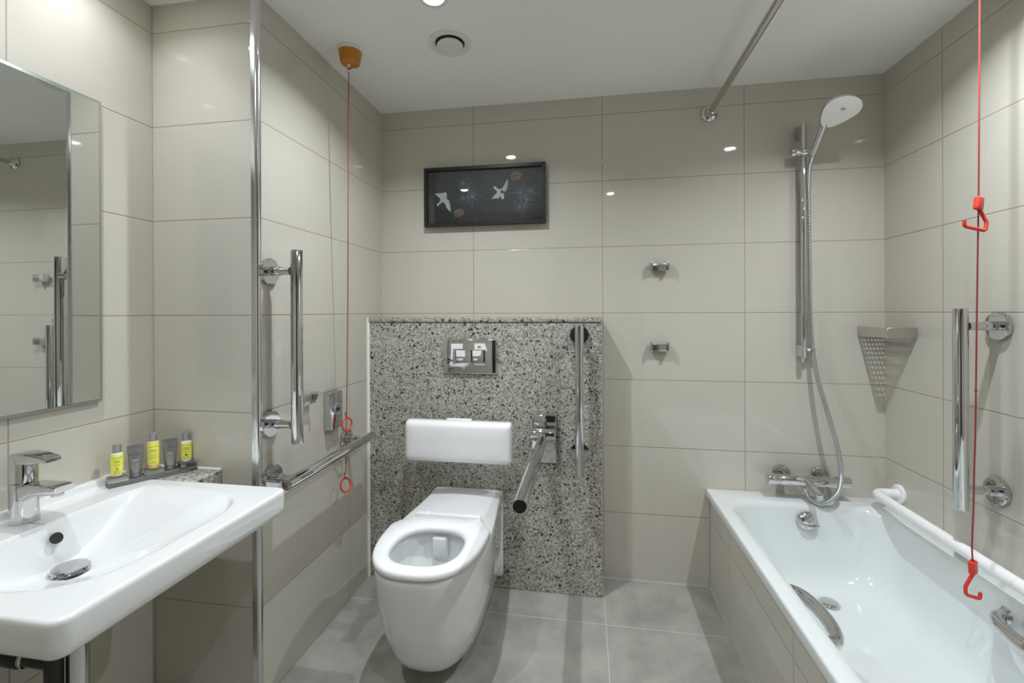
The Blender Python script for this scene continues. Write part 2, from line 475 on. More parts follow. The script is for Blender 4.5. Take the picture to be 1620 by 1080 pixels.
# ------------------------------------------------------------ alarm pull cords
def alarm_ceiling(t, x, y):
    bm = B(); add_lathe(bm, (x, y, CEIL), (0, 0, -1), [(0, 0.045), (0.012, 0.045), (0.014, 0.043)], 40)
    obj('mounting_base', bm, M['white_paint'], t)
    bm = B(); add_lathe(bm, (x, y, CEIL), (0, 0, -1), [(0.0135, 0.042), (0.05, 0.036), (0.056, 0.033), (0.059, 0.026), (0.060, 0.006)], 40)
    obj('cover', bm, M['amber'], t)['label'] = 'amber translucent cover'
    bm = B(); add_lathe(bm, (x - 0.004, y - 0.004, CEIL - 0.058), (0, 0, -1), [(0, 0.006), (0.006, 0.005), (0.012, 0.0045), (0.03, 0.0035)], 14)
    obj('cord_connector', bm, M['white_paint'], t)
ax, ay = -0.446, -0.525
t = thing('alarm_pull_cord', 'emergency pull cord with amber ceiling cover and two red rings by the left wall', 'emergency pull cord', (ax, ay, CEIL), 'emergency pull cords')
alarm_ceiling(t, ax, ay)
CPL = [(-0.450, -0.529, CEIL - 0.086), (-0.466, -0.508, 1.70), (-0.490, -0.474, 1.20), (-0.510, -0.447, 0.87), (-0.5145, -0.441, 0.800), (-0.516, -0.441, 0.767), (-0.516, -0.442, 0.70), (-0.516, -0.446, 0.60), (-0.517, -0.448, 0.572)]
bm = B()
cp = CPL
add_tube(bm, smooth_path(cp, 14), 0.0017, 8)
for k, z in enumerate((0.796, 0.560)):
    c = Vector((-0.514 - 0.002 * k, -0.441 - 0.006 * k, z))
    bmesh.ops.create_icosphere(bm, subdivisions=2, radius=0.0045, matrix=Matrix.Translation(c))
    add_tube(bm, smooth_path([c, c + Vector((-0.006, -0.002, 0.008)), c + Vector((-0.004, 0.0, 0.014)), c + Vector((-0.009, -0.001, 0.018))], 5), 0.0018, 6)
obj('cord', bm, M['red_cord'], t)
bm = B(); c = Vector((-0.452, -0.530, CEIL - 0.082))
bmesh.ops.create_icosphere(bm, subdivisions=2, radius=0.0045, matrix=Matrix.Translation(c + Vector((0.004, -0.003, 0.004))))
add_tube(bm, [c + Vector((0.002, -0.003, 0.002)), c + Vector((0.011, -0.004, 0.006)), c + Vector((0.014, -0.004, 0.000))], 0.002, 6)
obj('knot', bm, M['red_cord'], t)
obj('pull_ring', one(add_torus, (-0.513, -0.441, 0.768), (0.95, -0.30, 0.05), 0.0245, 0.0033), M['red'], t)
obj('pull_ring', one(add_torus, (-0.516, -0.448, 0.531), (0.95, -0.25, 0.24), 0.0255, 0.0033), M['red'], t)

rx, ry = 1.453, -0.70
t = thing('alarm_pull_cord', 'emergency pull cord with two red triangle handles hanging over the bath', 'emergency pull cord', (rx, ry, CEIL), 'emergency pull cords')
alarm_ceiling(t, rx + 0.004, ry + 0.004)
bm = B()
cp = [(1.453, -0.70, CEIL - 0.08), (1.450, -0.7, 2.029), (1.448, -0.7, 1.778), (1.446, -0.7, 1.527), (1.4435, -0.7, 1.359), (1.441, -0.7, 1.192), (1.437, -0.7, 0.889), (1.434, -0.7, 0.788), (1.432, -0.7, 0.687), (1.4285, -0.7, 0.586), (1.430, -0.7, 0.538)]
add_tube(bm, smooth_path(cp, 10), 0.0018, 8)
bmesh.ops.create_icosphere(bm, subdivisions=2, radius=0.0036, matrix=Matrix.Translation((1.4385, -0.7, 0.995)))
bmesh.ops.create_icosphere(bm, subdivisions=2, radius=0.0042, matrix=Matrix.Translation((1.430, -0.7, 0.542)))
obj('cord', bm, M['red_cord'], t)
def handle(top, pts, tilt, ang):
    bm = B()
    add_box(bm, -0.011, 0.011, -0.007, 0.007, -0.034, 0.0, 0.003, 3)
    bmesh.ops.rotate(bm, verts=bm.verts, cent=(0, 0, 0), matrix=Matrix.Rotation(ang, 3, 'Z') @ Matrix.Rotation(tilt, 3, 'Y'))
    bmesh.ops.translate(bm, verts=bm.verts, vec=top)
    add_tube(bm, round_path(pts, 0.006, 5), 0.0044, 10)
    return bm
obj('pull_handle', handle((1.4475, -0.7, 1.507), [(1.449, -0.697, 1.478), (1.4645, -0.70, 1.439), (1.4585, -0.703, 1.417), (1.413, -0.700, 1.431), (1.413, -0.700, 1.447)], math.radians(10), 0.5), M['red'], t)
obj('pull_handle', handle((1.430, -0.7, 0.540), [(1.432, -0.70, 0.510), (1.4125, -0.70, 0.470), (1.414, -0.70, 0.449), (1.446, -0.70, 0.441), (1.4475, -0.70, 0.458)], math.radians(-5), 0.6), M['red'], t)

# ------------------------------------------------------------ framed picture
t = thing('framed_picture', 'black framed print of two pale birds on a dark starry ground', 'picture', (-0.054, -0.002, 1.753))
px0, px1, pz0, pz1 = -0.343, 0.236, 1.615, 1.892
bm = B(); fw = 0.0155
outer = [(px0, pz0), (px1, pz0), (px1, pz1), (px0, pz1)]
inner = [(px0 + fw, pz0 + fw), (px1 - fw, pz0 + fw), (px1 - fw, pz1 - fw), (px0 + fw, pz1 - fw)]
R_ = [[Vector((x, y, z)) for x, z in ring] for ring, y in ((outer, -0.003), (outer, -0.034), (inner, -0.034), (inner, -0.012))]
add_rings(bm, R_, loop=True)
obj('frame', bm, M['frame_black'], t, angle=20)
bm = B()
YP = -0.0205
add_box(bm, px0 + fw, px1 - fw, -0.020, -0.012, pz0 + fw, pz1 - fw)
ax0, ax1, az0, az1 = px0 + fw + 0.003, px1 - fw - 0.003, pz0 + fw + 0.003, pz1 - fw - 0.003
def flat(pts, mi, y=YP):
    P = [Vector((x, y, z)) for x, z in pts]
    f = bm.faces.new([bm.verts.new(p) for p in P]); f.material_index = mi
    f.normal_update()
    if f.normal.y > 0: f.normal_flip()
    return f
def line(a, b, wd, mi, y=YP):
    a, b = Vector(a), Vector(b); d = (b - a)
    if d.length < 1e-6: return
    n = Vector((-d.y, d.x)).normalized() * wd / 2
    flat([tuple(a + n), tuple(b + n), tuple(b - n), tuple(a - n)], mi, y)
for k in range(190):   # stars
    x, z = random.uniform(ax0, ax1), random.uniform(az0, az1); s = random.choice((0.0008, 0.0010, 0.0014))
    flat([(x + s, z), (x, z + s), (x - s, z), (x, z - s)], 5, YP + 0.0001)
for cx_, cz_, n_, L_ in ((-0.156, 1.815, 13, 0.045), (-0.111, 1.75, 17, 0.048), (-0.130, 1.79, 12, 0.055), (-0.155, 1.745, 9, 0.04),
                         (0.118, 1.759, 14, 0.050), (0.166, 1.763, 16, 0.052), (0.148, 1.726, 11, 0.04), (0.114, 1.692, 14, 0.045), (0.137, 1.705, 9, 0.05)):
    for k in range(n_):
        a = 2 * math.pi * (k + random.uniform(-0.3, 0.3)) / n_; L1 = L_ * random.uniform(0.55, 1.1)
        x2 = min(max(cx_ + L1 * math.cos(a), ax0), ax1); z2 = min(max(cz_ + L1 * math.sin(a), az0), az1)
        line((cx_, cz_), (x2, z2), 0.0010, 4, YP - 0.00005)
for cx_, cz_, R0 in ((-0.176, 1.676, 0.0215), (0.098, 1.838, 0.0225)):     # coiled shapes
    for q, r in enumerate((1.0, 0.76, 0.52, 0.28)):
        pts = []
        for k in range(40):
            a = 2 * math.pi * k / 40
            rr = R0 * r * (1 + 0.08 * math.sin(2 * a + q) + 0.05 * math.sin(3 * a + 2 * q))
            pts.append((cx_ + 0.15 * R0 * (1 - r) + rr * 1.05 * math.cos(a), cz_ + 0.1 * R0 * (1 - r) + rr * 0.88 * math.sin(a)))
        for k in range(40): line(pts[k], pts[(k + 1) % 40], 0.0013, 3, YP - 0.0001)
def bird(body, head, stripe, hatch):
    for p in body: flat(p, 1, YP - 0.00015)
    for p in head: flat(p, 2, YP - 0.0002)
    for a, b in zip(stripe[:-1], stripe[1:]): line(a, b, 0.0022, 6, YP - 0.00025)
    for a, b in hatch: line(a, b, 0.0007, 7, YP - 0.00028)
bird([[(-0.296, 1.773), (-0.251, 1.774), (-0.243, 1.760), (-0.237, 1.747), (-0.252, 1.729), (-0.267, 1.749), (-0.281, 1.760)],
      [(-0.252, 1.730), (-0.237, 1.748), (-0.224, 1.737), (-0.217, 1.710), (-0.216, 1.682), (-0.235, 1.702), (-0.245, 1.724)],
      [(-0.267, 1.749), (-0.250, 1.731), (-0.258, 1.730), (-0.268, 1.724), (-0.279, 1.712), (-0.287, 1.719), (-0.268, 1.736)]],
     [[(-0.251, 1.774), (-0.240, 1.779), (-0.235, 1.766), (-0.236, 1.749), (-0.246, 1.757)], [(-0.236, 1.747), (-0.226, 1.737), (-0.220, 1.720), (-0.226, 1.724), (-0.235, 1.738)]],
     [(-0.250, 1.770), (-0.244, 1.752), (-0.233, 1.741), (-0.224, 1.722), (-0.219, 1.705)],
     [((-0.285, 1.768), (-0.262, 1.767)), ((-0.272, 1.756), (-0.254, 1.755)), ((-0.262, 1.744), (-0.248, 1.744)), ((-0.240, 1.716), (-0.226, 1.716)), ((-0.230, 1.702), (-0.219, 1.702))])
bird([[(-0.018, 1.737), (0.017, 1.737), (0.028, 1.757), (0.040, 1.764), (0.031, 1.781), (0.015, 1.780), (0.009, 1.770), (0.007, 1.762)],
      [(0.009, 1.770), (0.015, 1.780), (-0.003, 1.797), (-0.009, 1.787)],
      [(0.028, 1.757), (0.046, 1.768), (0.056, 1.778), (0.061, 1.802), (0.058, 1.826), (0.042, 1.795), (0.031, 1.781)]],
     [[(0.027, 1.743), (0.031, 1.733), (0.041, 1.733), (0.042, 1.752), (0.036, 1.762), (0.028, 1.757)], [(0.042, 1.763), (0.056, 1.778), (0.060, 1.796), (0.052, 1.790), (0.040, 1.770)]],
     [(0.021, 1.742), (0.030, 1.758), (0.044, 1.770), (0.053, 1.786), (0.057, 1.802)],
     [((-0.004, 1.744), (0.016, 1.744)), ((0.006, 1.756), (0.024, 1.756)), ((0.012, 1.768), (0.032, 1.768)), ((0.036, 1.787), (0.046, 1.787)), ((0.048, 1.805), (0.057, 1.805))])
obj('print', bm, [M['art_black'], M['art_pale'], M['art_cream'], M['art_copper'], M['art_blue'], M['art_star'], M['art_rust'], M['ink']], t, smooth=False, recalc=False)
obj('glazing', one(add_box, px0 + fw, px1 - fw, -0.0245, -0.0225, pz0 + fw, pz1 - fw), M['glass'], t, smooth=False)

# ------------------------------------------------------------ mirror
t = thing('wall_mirror', 'large rectangular wall mirror in a thin steel frame above the wash basin', 'mirror', (XL, -1.35, 0.964))
my0, my1, mz0, mz1 = -1.68, -1.021, 0.966, 1.797
bm = B()
add_box(bm, XL + 0.001, XL + 0.013, my0 - 0.008, my1 + 0.010, mz0 - 0.006, mz1 + 0.010, 0.001, 1)
obj('frame', bm, M['satin'], t)
bm = B(); add_box(bm, XL + 0.0135, XL + 0.0195, my0, my1, mz0, mz1, 0.0022, 1)
bmesh.ops.recalc_face_normals(bm, faces=bm.faces)
bm.normal_update()
for f in bm.faces: f.material_index = 0 if f.normal.x > 0.9 else 1
obj('glass', bm, [M['mirror'], M['teal_edge']], t, smooth=False)

# ------------------------------------------------------------ grab rails
RAILG = 'chrome wall grab rails'
def rosette(bm, c, axis, R=0.041, T=0.014):
    add_lathe(bm, c, axis, [(0.0008, R - 0.002), (0.002, R), (T - 0.002, R), (T, R - 0.002), (T + 0.0005, R * 0.5)], 40)
def grab_rail(label, p0, p1, r, posts, axis, standoff):
    """straight tube p0-p1 on posts that stand off the wall along axis"""
    axis = Vector(axis)
    t = thing('grab_rail', label, 'grab rail', posts[0], RAILG)
    obj('rail_tube', one(add_cyl, p0, p1, r, 36, 0.0015), M['chrome'], t)
    for p in posts:
        p = Vector(p)
        obj('flange', one(rosette, p, axis), M['chrome'], t)
        bm = B()
        add_cyl(bm, p + axis * 0.0135, p + axis * (standoff - r * 0.8), 0.0125, 24)
        add_cyl(bm, p + axis * 0.0135, p + axis * 0.045, 0.0145, 24, 0.001)
        obj('post', bm, M['chrome'], t)
    return t
SX = 0.094
grab_rail('vertical chrome grab rail on the left wall beside the steel corner trim', (XA + SX, -0.797, 0.799), (XA + SX, -0.797, 1.404), 0.0180,
          [(XA, -0.806, 0.858), (XA, -0.806, 1.338)], (1, 0, 0), SX)
grab_rail('horizontal chrome grab rail on the left wall, left of the toilet', (XA + 0.089, -0.842, 0.684), (XA + 0.089, -0.287, 0.684), 0.0180,
          [(XA, -0.796, 0.684), (XA, -0.352, 0.684)], (1, 0, 0), 0.089)
grab_rail('vertical chrome grab rail on the granite housing, right of the fold-down rail', (0.389, PANEL - 0.075, 0.532), (0.389, PANEL - 0.075, 1.150), 0.0175,
          [(0.389, PANEL, 0.615), (0.389, PANEL, 1.108)], (0, -1, 0), 0.075)
grab_rail('vertical chrome grab rail on the right wall above the bath', (XR - 0.100, -0.520, 0.607), (XR - 0.100, -0.520, 1.213), 0.0185,
          [(XR, -0.520, 0.667), (XR, -0.527, 1.160)], (-1, 0, 0), 0.100)
# fold-down rail
t = thing('fold_down_rail', 'chrome fold-down support rail hinged on the granite, sticking out beside the toilet', 'grab rail', (0.24, PANEL, 0.66))
obj('mounting_plate', one(add_box, 0.194, 0.290, PANEL - 0.010, PANEL - 0.0005, 0.561, 0.768, 0.002), M['chrome'], t)
obj('hinge_cover', one(add_box, 0.194, 0.290, PANEL - 0.024, PANEL - 0.010, 0.722, 0.768, 0.003, 3), M['chrome'], t)
bm = B()
add_box(bm, 0.184, 0.289, PANEL - 0.045, PANEL - 0.010, 0.622, 0.716, 0.010, 4)
add_cyl(bm, (0.183, PANEL - 0.034, 0.690), (0.290, PANEL - 0.034, 0.690), 0.0265, 32, 0.001)
obj('hinge', bm, M['chrome'], t)
bm = B()
add_tube(bm, [(0.237, PANEL - 0.03, 0.684), (0.237, PANEL - 0.07, 0.684), (0.237, PANEL - 0.085, 0.683), (0.237, PANEL - 0.20, 0.681), (0.236, -0.868, 0.678)], [0.016, 0.016, 0.0195, 0.0205, 0.0205], 36)
obj('support_tube', bm, M['chrome'], t)
bm = B(); add_lathe(bm, (0.236, -0.8665, 0.678), (0, -1, 0), [(0, 0.0205), (0.002, 0.0208), (0.0035, 0.0205), (0.0036, 0.0185)], 36)
obj('end_ring', bm, M['chrome'], t)
bm = B(); add_lathe(bm, (0.236, -0.868, 0.678), (0, -1, 0), [(0, 0.0186), (0.003, 0.0184), (0.0034, 0.010)], 32)
obj('end_cap', bm, M['black'], t)
# white bent rail above the bath
t = thing('bath_rail', 'white bent grab rail running along the right wall over the bath rim', 'grab rail', (XR, -0.09, 0.487))
XW = XR - 0.094
obj('rail_tube', one(add_tube, round_path([(XR - 0.008, -0.092, 0.487), (XW, -0.092, 0.487), (XW, -1.46, 0.481), (XR - 0.008, -1.46, 0.481)], 0.045, 8), 0.0178, 24), M['white_plastic'], t)
for y, z in ((-0.092, 0.487), (-1.46, 0.481)):
    bm = B(); add_lathe(bm, (XR, y, z), (-1, 0, 0), [(0.0006, 0.036), (0.009, 0.036), (0.012, 0.033), (0.0125, 0.019)], 36)
    obj('flange', bm, M['white_plastic'], t)

# ------------------------------------------------------------ wall plate and hooks
t = thing('wall_plate', 'chrome rectangular wall plate with a round recessed button on the left wall', 'wall plate', (XA, -0.462, 0.828))
y0, y1, z0, z1 = -0.503, -0.420, 0.757, 0.899
obj('plate', one(add_box, XA + 0.0008, XA + 0.030, y0, y1, z0, z1, 0.002, 2), M['chrome'], t)
bm = B(); add_lathe(bm, (XA + 0.0295, -0.458, 0.830), (1, 0, 0), [(0.0, 0.025), (0.0025, 0.025), (0.004, 0.023), (0.003, 0.017), (0.0026, 0.004)], 32)
obj('button', bm, M['cap_grey'], t)
obj('slot', one(add_box, XA + 0.0315, XA + 0.0336, -0.470, -0.446, 0.824, 0.837), M['hole'], t)
def robe_hook(label, c, ax, out):
    """U-shaped hook: short stem, flat bar along ax and two upright square prongs"""
    c, ax, out = Vector(c), Vector(ax), Vector(out)
    t = thing('robe_hook', label, 'hook', c, 'chrome double robe hooks')
    z = Vector((0, 0, 1))
    def bx(bm, a0, a1, o0, o1, z0, z1, bev=0.0012):
        b2 = B(); add_box(b2, a0, a1, o0, o1, z0, z1, bev, 2)
        for v in b2.verts: v.co = c + ax * v.co.x + out * v.co.y + z * v.co.z
        me = bpy.data.meshes.new('tmp'); b2.to_mesh(me); b2.free(); bm.from_mesh(me); bpy.data.meshes.remove(me)
    bm = B(); bx(bm, -0.020, 0.020, 0.0006, 0.010, -0.014, 0.012); obj('wall_base', bm, M['chrome'], t)
    bm = B(); bx(bm, -0.036, 0.036, 0.010, 0.030, -0.018, 0.013); obj('bar', bm, M['satin'], t)
    for s in (-1, 1):
        bm = B(); bx(bm, s * 0.036 - 0.0035, s * 0.036 + 0.0035, 0.012, 0.042, -0.018, 0.022); obj('prong', bm, M['trim_steel'], t)
robe_hook('chrome double robe hook on the back wall, the upper of two', (0.736, 0, 1.404), (1, 0, 0), (0, -1, 0))
robe_hook('chrome double robe hook on the back wall, the lower of two', (0.735, 0, 1.050), (1, 0, 0), (0, -1, 0))
robe_hook('chrome robe hook on the left wall, half hidden behind the vertical grab rail', (XA, -0.640, 0.903), (0, 1, 0), (1, 0, 0))

# ------------------------------------------------------------ flush plate
t = thing('flush_plate', 'chrome dual flush plate with peeling white film on the granite above the toilet', 'flush plate', (-0.09, PANEL, 1.01))
obj('plate', one(add_box, -0.210, 0.031, PANEL - 0.012, PANEL - 0.0006, 0.936, 1.088, 0.004, 3), M['chrome'], t)
obj('button', one(add_box, -0.163, -0.077, PANEL - 0.0155, PANEL - 0.0115, 0.983, 1.040, 0.001), M['chrome'], t)
obj('button', one(add_box, -0.075, -0.019, PANEL - 0.0155, PANEL - 0.0115, 0.983, 1.040, 0.001), M['chrome'], t)
def P2(px, pz):   # plate-local sheet coordinates, millimetres from the plate's lower left
    return (-0.210 + px / 1000.0, 0.936 + pz / 1000.0)
def film(bm, pts, y, th=0.0006):
    add_prism(bm, [Vector((*[P2(*p)[0]], y, P2(*p)[1])) for p in pts], (0, -th, 0))
yf = PANEL - 0.0124
yf2 = PANEL - 0.0158
for y_, pts in ((yf, [(36, 132), (91, 132), (90, 110), (46, 108), (45, 62), (36, 62), (38, 110)]), (yf, [(143, 134), (190, 134), (196, 116), (199, 98), (192, 106), (143, 107)]),
                (yf2, [(61, 103), (101, 103), (102, 75), (62, 76)]), (yf2, [(136, 103), (175, 103), (172, 82), (158, 78), (136, 78)]),
                (yf, [(50, 45), (80, 45), (80, 42), (50, 42)]), (yf, [(143, 45), (190, 45), (190, 41), (143, 40)])):
    bm = B(); film(bm, pts, y_)
    obj('film', bm, M['film'], t)['label'] = 'torn white protective film'
bm = B(); film(bm, [(158, 122), (172, 122), (172, 115), (158, 114)], yf - 0.0007)
obj('sticker', bm, M['brown'], t)['label'] = 'small brown sticker'

# ------------------------------------------------------------ back rest
t = thing('back_rest', 'white padded back rest fixed to the granite above the toilet', 'back rest', (-0.12, PANEL, 0.66))
bx0, bx1, bz0, bz1 = -0.350, 0.112, 0.574, 0.748
bm = B()
def rr_xz(x0, x1, z0, z1, r, y, n=8):
    return [Vector((p.x, y, p.y)) for p in rrect(x0, x1, z0, z1, r, 0, n)]
rings = []
for y, ins in ((PANEL - 0.072, 0.020), (PANEL - 0.074, 0.006), (PANEL - 0.080, 0.0), (PANEL - 0.105, 0.002), (PANEL - 0.116, 0.006), (PANEL - 0.123, 0.014), (PANEL - 0.126, 0.026), (PANEL - 0.127, 0.06)):
    rings.append(rr_xz(bx0 + ins, bx1 - ins, bz0 + ins, bz1 - ins, max(0.016 - 0.0 * ins, 0.006), y))
add_rings(bm, rings)
obj('cushion', bm, M['white_plastic'], t, angle=60)
obj('bracket', one(add_box, -0.176, -0.066, PANEL - 0.074, PANEL - 0.060, 0.60, 0.7515, 0.002), M['white_plastic'], t)
for x in (-0.160, -0.082):
    obj('post', one(add_cyl, (x, PANEL - 0.0005, 0.665), (x, PANEL - 0.062, 0.665), 0.013, 20), M['chrome'], t)

# ------------------------------------------------------------ toilet
TX = -0.099
def dring(z, yb, hb, ys, hw, yf, n=96, p=2.6):
    """D-shaped ring: straight back at yb (half width hb), flaring to hw at ys, rounded front reaching yf"""
    pts = []
    nb, nsd, nf = 8, 14, 50
    for k in range(nb): pts.append((TX + hb * 2 * (k / nb - 0.5) * -1, yb))           # right to left along the back
    for k in range(nsd):
        s = k / nsd; q = s * s * (3 - 2 * s)
        pts.append((TX - (hb + (hw - hb) * q), yb + (ys - yb) * s))
    for k in range(nf):
        a = math.pi * k / nf
        c, s = math.cos(a), math.sin(a)
        x = -hw * math.copysign(abs(c) ** (2 / p), c); y = ys + (yf - ys) * abs(s) ** (2 / p)
        pts.append((TX + x, y))
    for k in range(nsd):
        s = 1 - k / nsd; q = s * s * (3 - 2 * s)
        pts.append((TX + (hb + (hw - hb) * q), yb + (ys - yb) * s))
    return [Vector((x, y, z)) for x, y in pts]
def like(ring, cx, cy, ax_, ay_, z, p=2.0, blend=1.0):
    """ellipse ring whose points follow the directions of another ring"""
    out = []
    for v in ring:
        a = math.atan2((v.y - cy) / ay_, (v.x - cx) / ax_)
        c, s = math.cos(a), math.sin(a)
        out.append(Vector((cx + ax_ * math.copysign(abs(c) ** (2 / p), c), cy + ay_ * math.copysign(abs(s) ** (2 / p), s), z)))
    return out
t = thing('toilet', 'white wall-hung toilet with an open seat and no lid, against the granite', 'toilet', (TX, -0.5, 0.0))
YBK = PANEL - 0.014
lev = [(0.046, 0.075, -0.42, 0.075, -0.640), (0.050, 0.108, -0.44, 0.104, -0.685), (0.060, 0.128, -0.46, 0.124, -0.712), (0.085, 0.140, -0.48, 0.140, -0.738),
       (0.130, 0.147, -0.50, 0.154, -0.767), (0.200, 0.151, -0.51, 0.167, -0.796), (0.280, 0.153, -0.52, 0.175, -0.818), (0.350, 0.154, -0.53, 0.180, -0.831),
       (0.395, 0.155, -0.53, 0.182, -0.837), (0.412, 0.155, -0.53, 0.182, -0.838), (0.419, 0.152, -0.53, 0.179, -0.835), (0.421, 0.146, -0.53, 0.172, -0.828)]
bm = B()
rings = [dring(z, YBK, hb, ys, hw, yf) for z, hb, ys, hw, yf in lev]
HC = (TX, -0.655)
last = rings[-1]
for ax_, ay_, z, p in ((0.132, 0.138, 0.421, 2.4), (0.126, 0.131, 0.416, 2.4), (0.124, 0.128, 0.400, 2.4), (0.127, 0.130, 0.375, 2.3), (0.120, 0.122, 0.34, 2.2), (0.108, 0.110, 0.29, 2.1),
                       (0.085, 0.085, 0.24, 2.0), (0.06, 0.055, 0.205, 2.0), (0.045, 0.04, 0.17, 2.0), (0.035, 0.03, 0.13, 2.0)):
    rings.append(like(last, HC[0], HC[1], ax_, ay_, z, p))
add_rings(bm, rings)
obj('pan', bm, M['ceramic'], t, angle=50)
# raised crowned rear deck
bm = B(); rr_ = []
for k in range(15):
    x = TX - 0.150 + 0.300 * k / 14
    zt = 0.421 + 0.010 * (1 - ((x - TX) / 0.15) ** 2)
    rr_.append((x, zt))
def deck_sec(y, f):
    return [Vector((x, y, 0.421 + (z - 0.421) * f + 0.001)) for x, z in rr_] + [Vector((x, y, 0.40)) for x, z in reversed(rr_)]
add_rings(bm, [deck_sec(YBK, 1.0), deck_sec(YBK - 0.06, 1.0), deck_sec(YBK - 0.16, 0.6), deck_sec(YBK - 0.24, 0.1)])
obj('rear_deck', bm, M['ceramic'], t, angle=50)
# back flange against the wall
bm = B()
rings = []
for y, ins in ((PANEL - 0.0008, 0.003), (PANEL - 0.003, 0.0), (PANEL - 0.011, 0.0), (PANEL - 0.0135, 0.003)):
    rings.append(rr_xz(TX - 0.156 + ins, TX + 0.156 - ins, 0.058 + ins, 0.430 - ins, 0.02, y))
add_rings(bm, rings); obj('wall_flange', bm, M['ceramic'], t, angle=50)
# water inlet block inside the rim
bm = B(); add_box(bm, TX - 0.028, TX + 0.028, -0.552, -0.522, 0.335, 0.408, 0.008, 3); obj('water_inlet', bm, M['ceramic'], t)
bm = B(); add_rings(bm, [circ((HC[0], HC[1], z), Vector((1, 0, 0)), Vector((0, 1, 0)), 0.0835, 40, 0.0835) for z in (0.2405, 0.2425)]); obj('water', bm, M['water'], t)
# seat ring
bm = B()
base = dring(0, -0.452, 0.130, -0.555, 0.184, -0.842)
def inset(ring, f, z):
    c = Vector((TX, -0.655, 0)); return [Vector((c.x + (v.x - c.x) * f, c.y + (v.y - c.y) * f, z)) for v in ring]
outer = [inset(base, f, z) for f, z in ((0.975, 0.4245), (0.995, 0.4265), (1.0, 0.431), (0.997, 0.4375), (0.985, 0.4425), (0.962, 0.4455))]
inn = [like(base, TX, -0.668, a, b, z, 2.5) for a, b, z in ((0.130, 0.134, 0.4475), (0.121, 0.125, 0.4445), (0.116, 0.119, 0.438), (0.115, 0.118, 0.431), (0.118, 0.121, 0.4245))]
add_rings(bm, outer + inn, loop=True)
st = obj('seat', bm, M['seat_plastic'], t, angle=60)
bm = B(); add_box(bm, TX - 0.128, TX + 0.126, -0.462, -0.424, 0.4265, 0.4445, 0.005, 3); obj('seat_back_bar', bm, M['seat_plastic'], t)
for x in (TX - 0.085, TX + 0.080):
    bm = B(); add_lathe(bm, (x, -0.440, 0.4445), (0, 0, 1), [(-0.006, 0.0105), (0.0008, 0.0105), (0.0016, 0.0085), (0.0017, 0.004)], 20)
    obj('hinge_cap', bm, M['seat_plastic'], t)

# ------------------------------------------------------------ wash basin
ZB = 0.722
bX0, bX1, bY0, bY1 = XL + 0.001, -0.402, -1.503, -0.946
DRX, DRY = -0.755, -1.226
def sstep(a, b, x):
    t_ = min(max((x - a) / (b - a), 0.0), 1.0); return t_ * t_ * (3 - 2 * t_)
XBK, XFR, YFAR, YNR = -0.817, -0.452, -0.985, -1.456
def basin_z(x, y):
    nx = (x - DRX) / ((XFR - DRX) if x > DRX else (DRX - (XBK - 0.115)))
    ny = (y - DRY) / ((YFAR - DRY) if y > DRY else (DRY - YNR))
    r = (abs(nx) ** 3.6 + abs(ny) ** 3.6) ** (1 / 3.6)
    q = 1 - r
    if q <= 0: zf = ZB
    else:
        ease = min(q / 0.05, 1.0)
        near_ = 0.014 * ease * ease * (3 - 2 * ease) + 0.096 * (1 - max(0.0, (r - 0.08) / 0.92) ** 1.3)
        far_ = 0.110 * (1 - sstep(0.02, 1.0, r))
        kx, ky = abs(nx) ** 3, abs(ny) ** 3
        wf = ky / (kx + ky + 1e-9) if y > DRY else 0.0
        wf = sstep(0.05, 0.75, wf)
        zf = ZB - (near_ * (1 - wf) + far_ * wf)
    f = 1 - sstep(XBK - 0.002, XBK + 0.020, x)
    z = zf + (ZB - zf) * f
    z += 0.020 * (1 - sstep(XL + 0.014, XL + 0.022, x))
    return z
t = thing('wash_basin', 'white ceramic wash basin with a sloping bowl hung below the mirror', 'wash basin', (XL, DRY, ZB))
bm = B()
NC = 22
RC = 0.028
def b_ring(ins, z): return rrect(bX0 + (0 if ins < 0.5 else 0), bX1 - ins, bY0 + ins, bY1 - ins, max(RC - ins, 0.006), z, NC)
def densify(ring, k=5):
    out = []
    n = len(ring)
    for i in range(n):
        a, b = ring[i], ring[(i + 1) % n]
        L_ = (b - a).length
        q = max(1, int(L_ / 0.006)) if L_ > 0.02 else 1
        for j in range(q): out.append(a + (b - a) * j / q)
    return out
def ring_fixed(ins, z):
    x0, x1, y0, y1 = bX0, bX1 - ins, bY0 + ins, bY1 - ins
    r = max(RC - ins, 0.004); pts = []
    def arc(cx, cy, a0, n=14):
        for k in range(n): 
            a = math.radians(a0 + 90 * k / n); pts.append(Vector((cx + r * math.cos(a), cy + r * math.sin(a), z)))
    def seg(a, b, n):
        for k in range(n): pts.append(Vector((a[0] + (b[0] - a[0]) * k / n, a[1] + (b[1] - a[1]) * k / n, z)))
    seg((x1, y0 + r), (x1, y1 - r), 80); arc(x1 - r, y1 - r, 0)
    seg((x1 - r, y1), (x0, y1), 80); seg((x0, y1), (x0, y0), 100); seg((x0, y0), (x1 - r, y0), 80); arc(x1 - r, y0 + r, 270)
    return pts
def outside(ins, dz):
    ring = ring_fixed(ins, 0); return [Vector((v.x, v.y, (ZB + 0.020 * (1 - sstep(XL + 0.014, XL + 0.022, v.x))) + dz)) for v in ring]
rings = []
def low(ins, z): return [Vector((v.x, v.y, z)) for v in ring_fixed(ins, z)]
rings += [low(0.15, 0.588), low(0.12, 0.592), low(0.03, 0.648), low(0.016, 0.653), low(0.007, 0.657), low(0.003, 0.662), low(0.0, 0.674)]
rings += [outside(0.0, -0.010), outside(0.001, -0.005), outside(0.003, -0.0018), outside(0.007, 0.0)]
edge = outside(0.007, 0.0)
